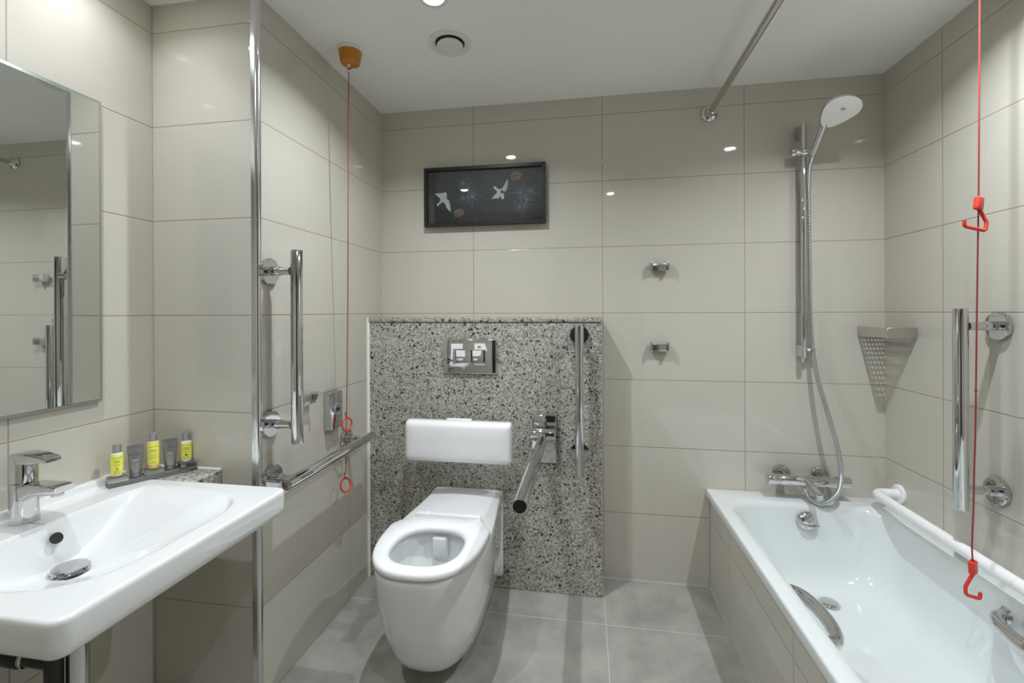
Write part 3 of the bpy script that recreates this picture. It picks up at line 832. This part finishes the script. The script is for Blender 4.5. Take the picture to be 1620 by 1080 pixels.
def bowl_r(x, y):
    nx = (x - DRX) / ((XFR - DRX) if x > DRX else (DRX - (XBK - 0.115)))
    ny = (y - DRY) / ((YFAR - DRY) if y > DRY else (DRY - YNR))
    return (abs(nx) ** 3.6 + abs(ny) ** 3.6) ** (1 / 3.6)
SB = [1.0 / bowl_r(v.x, v.y) for v in edge]      # where the ray to each edge point meets the bowl outline
def at_s(fs):
    out = []
    for v, s_ in zip(edge, fs):
        x, y = DRX + (v.x - DRX) * s_, DRY + (v.y - DRY) * s_
        out.append(Vector((x, y, basin_z(x, y))))
    return out
for k in range(1, 16): rings.append(at_s([1 + (min(sb, 0.999) - 1) * k / 16 for sb in SB]))
NR = 90
for k in range(NR): rings.append(at_s([min(sb, 0.999) * (1 - k / NR) for sb in SB]))
add_rings(bm, rings)
obj('bowl', bm, M['ceramic'], t, angle=70)
bm = B()
add_rings(bm, [rrect(XL + 0.04, -0.60, -1.36, -1.09, 0.05, 0.5875, 8), rrect(XL + 0.05, -0.62, -1.34, -1.11, 0.06, 0.583, 8), rrect(XL + 0.10, -0.67, -1.32, -1.14, 0.06, 0.573, 8)])
obj('underside', bm, M['ceramic'], t, angle=50)
bm = B(); d_ = Vector((0.9, 0, 0.45)).normalized()
cz = 0.686; cxo = -0.8005
bm2c = Vector((cxo, -1.222, cz))
add_lathe(bm, bm2c, d_, [(0.0, 0.0125), (0.0035, 0.0125), (0.0042, 0.012), (0.0043, 0.004)], 28)
obj('overflow_hole', bm, M['hole'], t)['label'] = 'dark round overflow hole'
zd = basin_z(DRX, DRY)
bm = B(); add_lathe(bm, (DRX, DRY, zd), (0, 0, 1), [(0.0003, 0.036), (0.002, 0.037), (0.0025, 0.033)], 36); add_cyl(bm, (DRX, DRY, zd + 0.002), (DRX, DRY, zd + 0.010), 0.014, 20)
obj('waste_ring', bm, M['chrome'], t)
bm = B(); add_lathe(bm, (DRX, DRY, zd + 0.009), (0.05, -0.02, 1), [(0, 0.030), (0.001, 0.034), (0.003, 0.0352), (0.0055, 0.033), (0.0068, 0.022), (0.0072, 0.008)], 40)
obj('plug', bm, M['chrome'], t)

# tap
t = thing('basin_tap', 'chrome single-lever mixer tap standing on the rear edge of the wash basin', 'tap', (-0.885, -1.226, ZB))
TXc, TYc = -0.885, -1.226
bm = B(); add_lathe(bm, (TXc, TYc, ZB), (0, 0, 1), [(0.0006, 0.0265), (0.004, 0.0268), (0.03, 0.0255), (0.078, 0.0240), (0.091, 0.0238), (0.0925, 0.0225)], 40)
obj('body', bm, M['chrome'], t)
def sec(x, w_, z0, z1, r=0.006, n=5):
    return [Vector((x, TYc + p.x, p.y)) for p in rrect(-w_, w_, z0, z1, min(r, (z1 - z0) * 0.45, w_ * 0.9), 0, n)]
bm = B()
add_rings(bm, [sec(TXc - 0.005, 0.021, ZB + 0.045, ZB + 0.089, 0.012), sec(TXc + 0.020, 0.021, ZB + 0.052, ZB + 0.0925, 0.012), sec(TXc + 0.040, 0.0215, ZB + 0.064, ZB + 0.0945, 0.010),
               sec(TXc + 0.078, 0.0215, ZB + 0.0705, ZB + 0.0935, 0.008), sec(TXc + 0.106, 0.0215, ZB + 0.0735, ZB + 0.0930, 0.006), sec(TXc + 0.115, 0.0205, ZB + 0.0765, ZB + 0.0900, 0.004)])
obj('spout', bm, M['chrome'], t)
bm = B(); add_cyl(bm, (TXc + 0.095, TYc, ZB + 0.0655), (TXc + 0.095, TYc, ZB + 0.076), 0.0115, 24, 0.001)
obj('aerator', bm, M['satin'], t)
bm = B(); add_lathe(bm, (TXc, TYc, ZB + 0.0935), (0, 0, 1), [(0.0, 0.0225), (0.001, 0.0245), (0.026, 0.0245), (0.046, 0.0242), (0.058, 0.0225), (0.064, 0.017), (0.067, 0.008)], 40)
obj('cartridge_cap', bm, M['chrome'], t)
bm = B()
add_rings(bm, [sec(TXc - 0.016, 0.018, ZB + 0.140, ZB + 0.1600, 0.006), sec(TXc + 0.012, 0.0220, ZB + 0.136, ZB + 0.1640, 0.008), sec(TXc + 0.045, 0.0200, ZB + 0.141, ZB + 0.1620, 0.006),
               sec(TXc + 0.062, 0.0180, ZB + 0.1425, ZB + 0.1590, 0.005), sec(TXc + 0.080, 0.0170, ZB + 0.1425, ZB + 0.1545, 0.003), sec(TXc + 0.085, 0.015, ZB + 0.1445, ZB + 0.1520, 0.0015)])
obj('lever', bm, M['chrome'], t)

# waste trap below
t = thing('waste_trap', 'chrome trap and shade-coloured waste pipe under the wash basin', 'waste pipe', (DRX, DRY, 0.0))
bm = B(); add_cyl(bm, (-0.735, DRY, 0.001), (-0.735, DRY, 0.572), 0.0205, 32)
obj('chrome_pipe', bm, M['chrome'], t)
bm = B(); add_cyl(bm, (-0.757, -1.258, 0.001), (-0.757, -1.258, 0.565), 0.0165, 24)
add_cyl(bm, (-0.757, -1.258, 0.434), (-0.880, -1.258, 0.434), 0.0175, 24)
add_cyl(bm, (-0.835, -1.258, 0.434), (-0.878, -1.258, 0.434), 0.0235, 24, 0.003)
add_cyl(bm, (-0.875, -1.258, 0.434), (XL + 0.001, -1.258, 0.434), 0.015, 20)
obj('shaded_pipe', bm, M['shaded_pipe'], t)
bm = B(); add_cyl(bm, (-0.822, -1.258, 0.434), (-0.834, -1.258, 0.434), 0.0215, 28, 0.002)
obj('collar', bm, M['chrome'], t)

# granite shelf in the alcove corner
t = tag(obj('corner_ledge', one(add_box, XL + 0.001, -0.703, -0.944, YB - 0.001, 0.650, 0.720, 0.001, 1), M['granite']),
        'speckled granite ledge in the corner behind the wash basin', 'ledge')
bm = B(); add_prism(bm, [(XL + 0.002, YB - 0.0005, 0.721), (XL + 0.002, YB - 0.006, 0.721), (XL + 0.002, YB - 0.0005, 0.727)], (0.244, 0, 0)); struct('trim_7', bm, M['caulk'])

# ------------------------------------------------------------ toiletries on a tray
d1 = Vector((0.50, 0.866, 0)).normalized(); n1 = Vector((d1.y, -d1.x, 0))
tc0 = Vector((-0.856, -0.934, 0))
ZT = 0.7425
def obox(bm, c, a, b, la, lb, z0, z1, bev=0.001):
    b2 = B(); add_box(b2, -la / 2, la / 2, -lb / 2, lb / 2, z0, z1, bev, 2)
    for v in b2.verts: v.co = Vector((c.x, c.y, 0)) + a * v.co.x + b * v.co.y + Vector((0, 0, v.co.z))
    me = bpy.data.meshes.new('tmp'); b2.to_mesh(me); b2.free(); bm.from_mesh(me); bpy.data.meshes.remove(me)
t = thing('toiletries_tray', 'smoked acrylic tray with three clear risers behind the wash basin', 'tray', (tc0.x, tc0.y, 0.7225))
bm = B(); obox(bm, tc0, d1, n1, 0.205, 0.050, 0.7235, 0.7335); obj('base', bm, M['smoke'], t)
bm = B(); obox(bm, tc0, d1, n1, 0.209, 0.054, 0.7226, 0.7234, 0.0003)
obj('edge', bm, M['acrylic'], t)
RIS = [-0.082, 0.0, 0.082]
for s in RIS:
    bm = B(); obox(bm, tc0 + d1 * s, d1, n1, 0.042, 0.050, 0.7338, 0.7455, 0.0015); obj('riser', bm, M['acrylic'], t)
    bm = B(); obox(bm, tc0 + d1 * s, d1, n1, 0.036, 0.042, 0.7457, 0.7463, 0.0002); obj('riser_top', bm, M['smoke'], t)
camdir = Vector((0.4173, -2.0779, 0))
def wrap_text(body, c, r, zc, size, face, mat, parent, name='lettering', squash=None):
    """lettering bent round an upright cylinder of radius r at c, facing the direction face"""
    cu = bpy.data.curves.new('txt', 'FONT'); cu.body = body; cu.size = size; cu.align_x = 'CENTER'; cu.align_y = 'CENTER'
    cu.extrude = 0.0; cu.resolution_u = 2
    ob = bpy.data.objects.new('txt', cu); COL.objects.link(ob)
    dg = bpy.context.evaluated_depsgraph_get(); me = bpy.data.meshes.new_from_object(ob.evaluated_get(dg))
    bpy.data.objects.remove(ob); bpy.data.curves.remove(cu)
    bm = B(); bm.from_mesh(me); bpy.data.meshes.remove(me)
    a0 = math.atan2(face.y, face.x)
    for v in bm.verts:
        a = a0 + v.co.x / r
        v.co = Vector((c.x + r * math.cos(a), c.y + r * math.sin(a), zc + v.co.y))
    return obj(name, bm, mat, parent, recalc=False)
def label_lines(bm, c, r, face, rows, mi):
    a0 = math.atan2(face.y, face.x)
    for z, hgt, segs in rows:
        for s0, s1 in segs:
            q = 3
            for k in range(q):
                A, Bq = s0 + (s1 - s0) * k / q, s0 + (s1 - s0) * (k + 1) / q
                pts = [(A, z), (Bq, z), (Bq, z + hgt), (A, z + hgt)]
                f = bm.faces.new([bm.verts.new((c.x + r * math.cos(a0 + u / r), c.y + r * math.sin(a0 + u / r), zz)) for u, zz in pts]); f.material_index = mi
def rows_for(n, z0, dz, wmax, hgt=0.0011):
    out = []
    for k in range(n):
        w_ = wmax * random.uniform(0.6, 1.0); x = -w_ / 2; segs = []
        while x < w_ / 2:
            l = random.uniform(0.002, 0.005); segs.append((x, min(x + l, w_ / 2))); x += l + 0.0008
        out.append((z0 - k * dz, hgt, segs))
    return out
def bottle(label, c, z, H, liquid, orange=False, grp='small toiletry bottles'):
    face = (camdir - Vector((c.x, c.y, 0))).normalized()
    t = thing('toiletry_bottle', label, 'bottle', (c.x, c.y, z), grp)
    R = 0.0142; hb = H - 0.024
    bm = B(); add_lathe(bm, (c.x, c.y, z), (0, 0, 1), [(0.0005, R * 0.75), (0.002, R * 0.93), (0.005, R), (hb - 0.004, R), (hb - 0.001, R * 0.92), (hb, R * 0.7), (hb + 0.003, R * 0.55)], 32)
    obj('bottle_body', bm, liquid, t)
    bm = B()
    n = 32; d, u, v = Vector((0, 0, 1)), Vector((1, 0, 0)), Vector((0, 1, 0))
    zl0, zl1 = z + 0.010 + (0.004 if H > 0.1 else 0), z + hb - 0.006
    add_rings(bm, [circ((c.x, c.y, zz), u, v, R + 0.0003, n) for zz in (zl0, zl1)], False, False)
    lb = obj('label', bm, M['label_yellow'], t)
    bm = B()
    Rt = R + 0.0006
    hh = zl1 - zl0
    label_lines(bm, c, Rt, face, rows_for(2, zl1 - 0.30 * hh, 0.0045, 0.020, 0.0017), 0)
    label_lines(bm, c, Rt, face, rows_for(2 if H < 0.1 else 5, zl1 - 0.50 * hh, 0.0036, 0.018, 0.0009), 0)
    label_lines(bm, c, Rt, face, rows_for(3, zl1 - 0.84 * hh, 0.0032, 0.018, 0.0009), 0)
    obj('small_print', bm, M['ink'], t, recalc=False)
    wrap_text('ACCA KAPPA', c, Rt, zl1 - 0.13 * hh, 0.0042, face, M['ink'], t)
    if orange is not None:
        bm = B(); a0 = math.atan2(face.y, face.x)
        for q in range(5):
            a = 2 * math.pi * q / 5 + 0.3; rr = 0.0022
            cx_, cz_ = rr * math.cos(a), zl1 - 0.72 * hh + rr * math.sin(a)
            f = bm.faces.new([bm.verts.new((c.x + (Rt + 0.0001) * math.cos(a0 + (cx_ + 0.0017 * math.cos(b)) / Rt), c.y + (Rt + 0.0001) * math.sin(a0 + (cx_ + 0.0017 * math.cos(b)) / Rt), cz_ + 0.0017 * math.sin(b)))
                              for b in [2 * math.pi * i / 8 for i in range(8)]])
        obj('flower_mark', bm, M['ink_orange'] if orange else M['ink'], t, recalc=False)
    bm = B(); add_lathe(bm, (c.x, c.y, z + hb + 0.001), (0, 0, 1), [(0, 0.0095), (0.013, 0.0095), (0.0145, 0.0102), (0.021, 0.0102), (0.0225, 0.0095), (0.023, 0.007)], 28)
    obj('cap', bm, M['cap_grey'], t)
def tube(label, c, z, H, grp='grey toiletry tubes'):
    face = (camdir - Vector((c.x, c.y, 0))).normalized(); sd = Vector((-face.y, face.x, 0))
    t = thing('toiletry_tube', label, 'tube', (c.x, c.y, z), grp)
    bm = B(); add_lathe(bm, (c.x, c.y, z), (0, 0, 1), [(0.0005, 0.0130), (0.001, 0.0135), (0.0125, 0.0139), (0.013, 0.0134)], 32)
    obj('cap', bm, M['tube_grey'], t)
    bm = B(); rings = []
    for k in range(14):
        s = k / 13
        a_ = 0.0142 + 0.0055 * s ** 1.1; b_ = 0.0142 * (1 - s ** 1.5) + 0.0009
        if s > 0.9: b_ = 0.0009
        rings.append(circ((c.x, c.y, z + 0.0135 + (H - 0.0135) * s), sd, face, a_, 36, b_))
    add_rings(bm, rings)
    obj('tube_body', bm, M['tube_grey'], t)
    bm = B()
    rows = rows_for(2, z + H * 0.55, 0.0042, 0.020, 0.0016) + rows_for(8, z + H * 0.44, 0.0034, 0.019, 0.0009)
    for zz, hgt, segs in rows:
        s = (zz - z - 0.0135) / (H - 0.0135); b_ = 0.0142 * (1 - s ** 1.5) + 0.0009; a_ = 0.0142 + 0.0055 * s ** 1.1
        for s0, s1 in segs:
            P = []
            for u_, zq in ((s0, zz), (s1, zz), (s1, zz + hgt), (s0, zz + hgt)):
                ca_ = u_ / a_; q_ = b_ * math.sqrt(max(0.0, 1 - ca_ * ca_)) + 0.0007
                P.append(Vector((c.x, c.y, zq)) + sd * u_ + face * q_)
            bm.faces.new([bm.verts.new(p) for p in P])
    obj('small_print', bm, M['ink_light'], t, recalc=False)
    cu = bpy.data.curves.new('txt', 'FONT'); cu.body = 'ACCA KAPPA'; cu.size = 0.0046; cu.align_x = 'CENTER'; cu.align_y = 'CENTER'; cu.resolution_u = 2
    ob = bpy.data.objects.new('txt', cu); COL.objects.link(ob)
    dg = bpy.context.evaluated_depsgraph_get(); me = bpy.data.meshes.new_from_object(ob.evaluated_get(dg))
    bpy.data.objects.remove(ob); bpy.data.curves.remove(cu)
    bm = B(); bm.from_mesh(me); bpy.data.meshes.remove(me)
    s = 0.66; a_ = 0.0142 + 0.0055 * s ** 1.1
    for v in bm.verts:
        s2 = s + v.co.y / (H - 0.0135); b_ = 0.0142 * (1 - s2 ** 1.5) + 0.0009
        ca_ = v.co.x / a_; q_ = b_ * math.sqrt(max(0.0, 1 - ca_ * ca_)) + 0.0007
        v.co = Vector((c.x, c.y, z + 0.0135 + (H - 0.0135) * s2)) + sd * v.co.x + face * q_
    obj('lettering', bm, M['ink'], t, recalc=False)
ZR = 0.7466
bottle('small yellow-labelled bottle with an orange mark, nearest the basin tap', tc0 + d1 * RIS[0], ZR, 0.0905, M['liquid_pale'], True)
bottle('tall yellow-labelled bottle with amber liquid in the middle of the tray', tc0 + d1 * RIS[1], ZR, 0.1050, M['liquid_amber'], None)
bottle('small yellow-labelled bottle of white lotion at the corner end of the tray', tc0 + d1 * RIS[2], ZR, 0.0885, M['liquid_white'], False)
tube('grey squeeze tube between the orange-marked bottle and the tall bottle', tc0 + d1 * -0.041, 0.7338, 0.0925)
tube('grey squeeze tube between the tall bottle and the white lotion bottle', tc0 + d1 * 0.041, 0.7338, 0.0925)

# ------------------------------------------------------------ bath
ZR_ = 0.432
SKX = 0.949
t = thing('bathtub', 'long white enamel bathtub along the right wall', 'bathtub', (1.285, -0.85, 0.0))
bm = B()
ox0, ox1, oy0, oy1 = 0.932, XR - 0.0015, -1.70, -0.0015
ix0, ix1, iy0, iy1 = 0.983, 1.573, -1.62, -0.100
NB = 14
rings = [rrect(1.06, 1.52, -1.40, -0.22, 0.08, 0.10, NB), rrect(1.03, 1.55, -1.50, -0.14, 0.10, 0.118, NB), rrect(0.982, 1.59, -1.66, -0.06, 0.10, 0.385, NB), rrect(ox0 + 0.012, ox1 - 0.01, oy0 + 0.01, oy1 - 0.01, 0.006, 0.395, NB), rrect(ox0 + 0.001, ox1, oy0, oy1, 0.006, 0.398, NB), rrect(ox0, ox1, oy0, oy1, 0.006, 0.402, NB), rrect(ox0, ox1, oy0, oy1, 0.006, 0.424, NB),
         rrect(ox0 + 0.002, ox1, oy0, oy1, 0.006, 0.4295, NB), rrect(ox0 + 0.006, ox1 - 0.001, oy0 + 0.003, oy1 - 0.001, 0.006, 0.4315, NB), rrect(ox0 + 0.012, ox1 - 0.003, oy0 + 0.012, oy1 - 0.003, 0.006, 0.432, NB)]
for ins, z, r in ((-0.016, 0.4318, 0.105), (-0.006, 0.4305, 0.108), (0.003, 0.427, 0.11), (0.009, 0.420, 0.112), (0.012, 0.41, 0.114), (0.018, 0.36, 0.118), (0.030, 0.28, 0.125), (0.044, 0.215, 0.13), (0.056, 0.180, 0.135), (0.072, 0.158, 0.14), (0.095, 0.146, 0.135), (0.13, 0.1405, 0.12), (0.2, 0.1385, 0.05)):
    k = 1.0
    fo = max(0.0, (0.41 - z)) * 0.9     # the sloping head end towards the door
    rings.append(rrect(ix0 + ins * 1.15, ix1 - ins * 1.15, iy0 + ins + fo, iy1 - ins * 0.95, max(r, 0.02), z, NB))
# run straight stretches finer so shading stays clean
add_rings(bm, rings)
tub = obj('tub', bm, M['enamel'], t, angle=60)
bm = B(); add_lathe(bm, (1.287, -0.276, 0.1405), (0, 0, 1), [(0.0, 0.034), (0.002, 0.034), (0.006, 0.031), (0.008, 0.026), (0.0085, 0.010)], 36)
obj('waste_plug', bm, M['chrome'], t)
od = Vector((0, -1, 0.20)).normalized(); oc = Vector((1.281, -0.116, 0.369))
bm = B(); add_lathe(bm, oc, od, [(-0.004, 0.036), (0.004, 0.0365), (0.010, 0.035), (0.018, 0.029), (0.023, 0.018), (0.0245, 0.006)], 40)
obj('overflow_cover', bm, M['chrome'], t)
bm = B(); add_tube(bm, smooth_path([oc + Vector((-0.033, -0.010, -0.002)), oc + Vector((-0.015, -0.026, -0.008)), oc + Vector((0.015, -0.028, -0.013)), oc + Vector((0.040, -0.018, -0.011))], 6), [0.003] * 9 + [0.0045] * 10, 10)
obj('overflow_lever', bm, M['chrome'], t)
def bath_handle(s, xw, dy):
    bm = B(); P = []
    for k in range(25):
        a = math.pi * k / 24
        P.append((xw + s * 0.056 * math.sin(a) ** 0.75, -0.715 + dy + 0.112 * math.cos(a), 0.366 - 0.006 * math.sin(a)))
    add_tube(bm, P, [0.0155 + 0.0035 * math.sin(math.pi * k / 24) for k in range(25)], 20)
    o = obj('bath_handle', bm, M['chrome'], t)
    for y in (-0.603 + dy, -0.827 + dy):
        b2 = B(); add_lathe(b2, (xw, y, 0.366), (s, 0, 0.2), [(-0.002, 0.023), (0.004, 0.023), (0.008, 0.018), (0.009, 0.012)], 28)
        obj('handle_base', b2, M['chrome'], o)
bath_handle(1, 1.010, 0.0); bath_handle(-1, 1.556, -0.035)
# tiled front panel of the bath
pn = obj('front_panel', one(add_box, SKX, SKX + 0.012, -1.695, -0.002, 0.0008, 0.394), M['tile_skirt'], t, smooth=False)
pn['label'] = 'beige tiled front panel'
bm = B(); add_prism(bm, [(SKX, -1.69, 0.0), (SKX - 0.006, -1.69, 0.0), (SKX, -1.69, 0.006)], (0, 1.687, 0)); struct('trim_8', bm, M['grey_caulk'])
bm = B(); add_prism(bm, [(SKX, 0, 0.0), (SKX - 0.006, 0, 0.0), (SKX, -0.006, 0.0)], (0, 0, 0.396)); struct('trim_9', bm, M['grey_caulk'])

# ------------------------------------------------------------ shower
SXr, SYr = 1.305, -0.052
t = thing('shower_rail', 'slim chrome shower riser rail on the back wall over the bath', 'shower rail', (SXr, 0, 1.0))
obj('rail_tube', one(add_cyl, (SXr, SYr, 1.012), (SXr, SYr, 1.978), 0.0105, 24, 0.001), M['chrome'], t)
for z0, z1 in ((1.925, 1.979), (1.015, 1.064)):
    bm = B(); add_box(bm, SXr - 0.010, SXr + 0.010, SYr - 0.001, -0.0006, z0, z1, 0.002, 2); obj('wall_bracket', bm, M['chrome'], t)
bm = B()
add_cyl(bm, (SXr - 0.050, SYr - 0.004, 1.860), (SXr - 0.012, SYr - 0.004, 1.860), 0.0175, 28, 0.002)
add_cyl(bm, (SXr - 0.014, SYr - 0.006, 1.860), (SXr + 0.034, SYr - 0.010, 1.858), 0.0145, 24, 0.002)
add_cyl(bm, (SXr + 0.024, SYr - 0.010, 1.846), (SXr + 0.024, SYr - 0.034, 1.862), 0.0145, 24, 0.002)
obj('slider', bm, M['chrome'], t)
obj('hose_ring', one(add_torus, (1.3405, -0.041, 1.046), (0, 0, 1), 0.0135, 0.003), M['acrylic'], t)
bm = B(); add_box(bm, SXr + 0.0105, SXr + 0.022, SYr - 0.006, SYr + 0.010, 1.041, 1.051, 0.002); obj('ring_clip', bm, M['white_plastic'], t)

t = thing('hand_shower', 'hand shower with a white rounded spray face held on the riser rail', 'shower head', (1.328, -0.1, 1.852))
hb, hn, hc = Vector((1.328, -0.082, 1.842)), Vector((1.328, -0.190, 1.915)), Vector((1.341, -0.250, 1.950))
e2 = (hc - hn).normalized()
nrm = Vector((-0.06, -0.42, -0.90)); nrm = (nrm - e2 * nrm.dot(e2)).normalized()
e1 = e2.cross(nrm).normalized()
if e1.x < 0: e1 = -e1
hn2 = hc + e1 * (-0.008) - e2 * 0.070 - nrm * 0.008
bm = B()
add_tube(bm, smooth_path([hb, hb.lerp(hn2, 0.45), hn2, hn2 + e2 * 0.028 - nrm * 0.002], 6), [0.0115 + 0.0055 * k / 18 for k in range(19)], 20)
obj('handle', bm, M['chrome'], t)
def head_ring(f, off):
    out = []
    for k in range(64):
        a = 2 * math.pi * k / 64
        x, y = 0.066 * math.cos(a), 0.052 * math.sin(a)
        # pulled towards the neck on one side
        pull = max(0.0, math.cos(a + math.pi / 2 + 0.12)) ** 3
        y -= 0.034 * pull; x -= 0.005 * pull
        out.append(hc + e1 * (x * f + 0.006) + e2 * (y * f + 0.004) + nrm * off)
    return out
bm = B(); add_rings(bm, [head_ring(0.80, -0.014), head_ring(0.93, -0.011), head_ring(1.0, -0.004), head_ring(1.0, 0.001), head_ring(0.985, 0.0035), head_ring(0.965, 0.0035)])
obj('head_shell', bm, M['chrome'], t, angle=60)
bm = B(); add_rings(bm, [head_ring(0.962, 0.003), head_ring(0.955, 0.0055), head_ring(0.6, 0.0075), head_ring(0.2, 0.008)])
obj('spray_face', bm, M['white_plastic'], t)
bm = B(); add_rings(bm, [[hc + e1 * (0.006 + 0.0085 * math.cos(2 * math.pi * k / 24)) + e2 * (0.006 + 0.0055 * math.sin(2 * math.pi * k / 24)) + nrm * o for k in range(24)] for o in (0.0075, 0.0092)])
obj('centre_button', bm, M['satin'], t)
bm = B()
for k in range(26):
    a = 2 * math.pi * k / 26
    for f in (0.42, 0.58, 0.74, 0.88):
        p = hc + e1 * (0.071 * f * math.cos(a) + 0.006) + e2 * (0.050 * f * math.sin(a) + 0.004) + nrm * (0.0078 - 0.0018 * max(0, f - 0.6) / 0.4)
        add_rings(bm, [circ(p + nrm * o, e1, e2, r, 6) for o, r in ((-0.001, 0.0009), (0.0012, 0.0006))])
nz = obj('spray_nozzle', bm, M['white_plastic'], t); nz['kind'] = 'stuff'

pts = [(1.328, -0.079, 1.840), (1.324, -0.055, 1.78), (1.328, -0.040, 1.66), (1.331, -0.037, 1.445), (1.333, -0.037, 1.237), (1.339, -0.040, 1.068), (1.352, -0.060, 0.928), (1.374, -0.085, 0.803), (1.400, -0.1, 0.681), (1.408, -0.118, 0.573),
       (1.396, -0.125, 0.499), (1.365, -0.122, 0.455), (1.333, -0.11, 0.437), (1.308, -0.088, 0.448), (1.299, -0.072, 0.476)]
sp = smooth_path(pts, 50)
bm = B(); add_tube(bm, sp, [0.0092 if i % 3 else 0.0078 for i in range(len(sp))], 12)
tag(obj('shower_hose', bm, M['hose'], angle=75), 'ribbed metal shower hose looping from the hand shower to the mixer', 'shower hose')

t = thing('bath_mixer', 'chrome thermostatic bar mixer on the back wall above the bath', 'mixer tap', (1.305, 0, 0.51))
MY, MZ = -0.066, 0.510
bm = B(); add_cyl(bm, (1.205, MY, MZ), (1.415, MY, MZ - 0.003), 0.0215, 36, 0.001); obj('bar', bm, M['chrome'], t)
for x0, x1, lab in ((1.155, 1.198, 'left'), (1.422, 1.466, 'right')):
    bm = B(); add_cyl(bm, (x0, MY, MZ), (x1, MY, MZ), 0.0225, 36, 0.002); obj('control_knob', bm, M['chrome'], t)
for x0 in (1.198, 1.415):
    bm = B(); add_cyl(bm, (x0, MY, MZ), (x0 + 0.007, MY, MZ), 0.0205, 32); obj('knob_collar', bm, M['satin'], t)
for x in (1.234, 1.384):
    bm = B(); rosette(bm, Vector((x, 0, MZ + 0.006)), Vector((0, -1, 0)), 0.036, 0.012); add_cyl(bm, (x, -0.012, MZ + 0.004), (x, MY + 0.01, MZ), 0.016, 24); obj('wall_union', bm, M['chrome'], t)
bm = B(); add_tube(bm, smooth_path([(1.300, MY - 0.008, MZ + 0.004), (1.303, MY - 0.045, MZ - 0.002), (1.307, MY - 0.085, MZ - 0.012), (1.308, MY - 0.100, MZ - 0.016)], 6), 0.0125, 20)
bmesh.ops.create_uvsphere(bm, u_segments=20, v_segments=12, radius=0.0135, matrix=Matrix.Translation((1.308, MY - 0.102, MZ - 0.017)))
add_cyl(bm, (1.308, MY - 0.102, MZ - 0.024), (1.308, MY - 0.102, MZ - 0.034), 0.0115, 20)
obj('spout', bm, M['chrome'], t)
bm = B(); add_cyl(bm, (1.299, MY - 0.004, MZ - 0.018), (1.299, MY - 0.006, MZ - 0.042), 0.011, 20, 0.001); obj('hose_outlet', bm, M['satin'], t)

# corner basket
t = thing('corner_basket', 'steel perforated shower basket in the corner above the bath', 'shower basket', (1.58, -0.09, 1.105))
cx0, cx1, cy0, cy1, cz0, cz1 = 1.530, XR - 0.001, -0.188, -0.001, 1.104, 1.142
obj('side_strip', one(add_box, cx0, cx0 + 0.002, cy0, cy1, cz0, cz1, 0.0006, 1), M['satin'], t)
obj('front_strip', one(add_box, cx0 + 0.002, cx1, cy0, cy0 + 0.002, cz0, cz1, 0.0006, 1), M['satin'], t)
bm = B()
# perforated base: a bar grid with square holes
p_, w_ = 0.0125, 0.0048
x = cx0 + 0.002
nx_ = int((cx1 - x) / p_); ny_ = int((cy1 - cy0 - 0.002) / p_)
for i in range(nx_ + 1):
    xa = x + i * p_ ; add_box(bm, xa, min(xa + w_, cx1), cy0 + 0.002, cy1, cz0, cz0 + 0.0015)
for j in range(ny_ + 1):
    ya = cy0 + 0.002 + j * p_; add_box(bm, x, cx1, ya, min(ya + w_, cy1), cz0, cz0 + 0.0015)
obj('perforated_base', bm, M['satin'], t)

# shower curtain rod
t = thing('curtain_rod', 'straight steel shower curtain rod running out from the back wall near the ceiling', 'curtain rod', (0.951, 0, 2.069))
obj('rod', one(add_cyl, (0.951, -0.010, 2.069), (0.951, YF + 0.010, 2.085), 0.0125, 28), M['satin'], t)
bm = B(); add_lathe(bm, (0.951, 0, 2.069), (0, -1, 0), [(0.0006, 0.034), (0.005, 0.034), (0.010, 0.030), (0.013, 0.022), (0.030, 0.0165), (0.031, 0.0130)], 36); obj('flange', bm, M['chrome'], t)
bm = B(); add_lathe(bm, (0.951, YF, 2.085), (0, 1, 0), [(0.0006, 0.034), (0.005, 0.034), (0.010, 0.030), (0.013, 0.022), (0.030, 0.0165), (0.031, 0.0130)], 36); obj('flange', bm, M['chrome'], t)
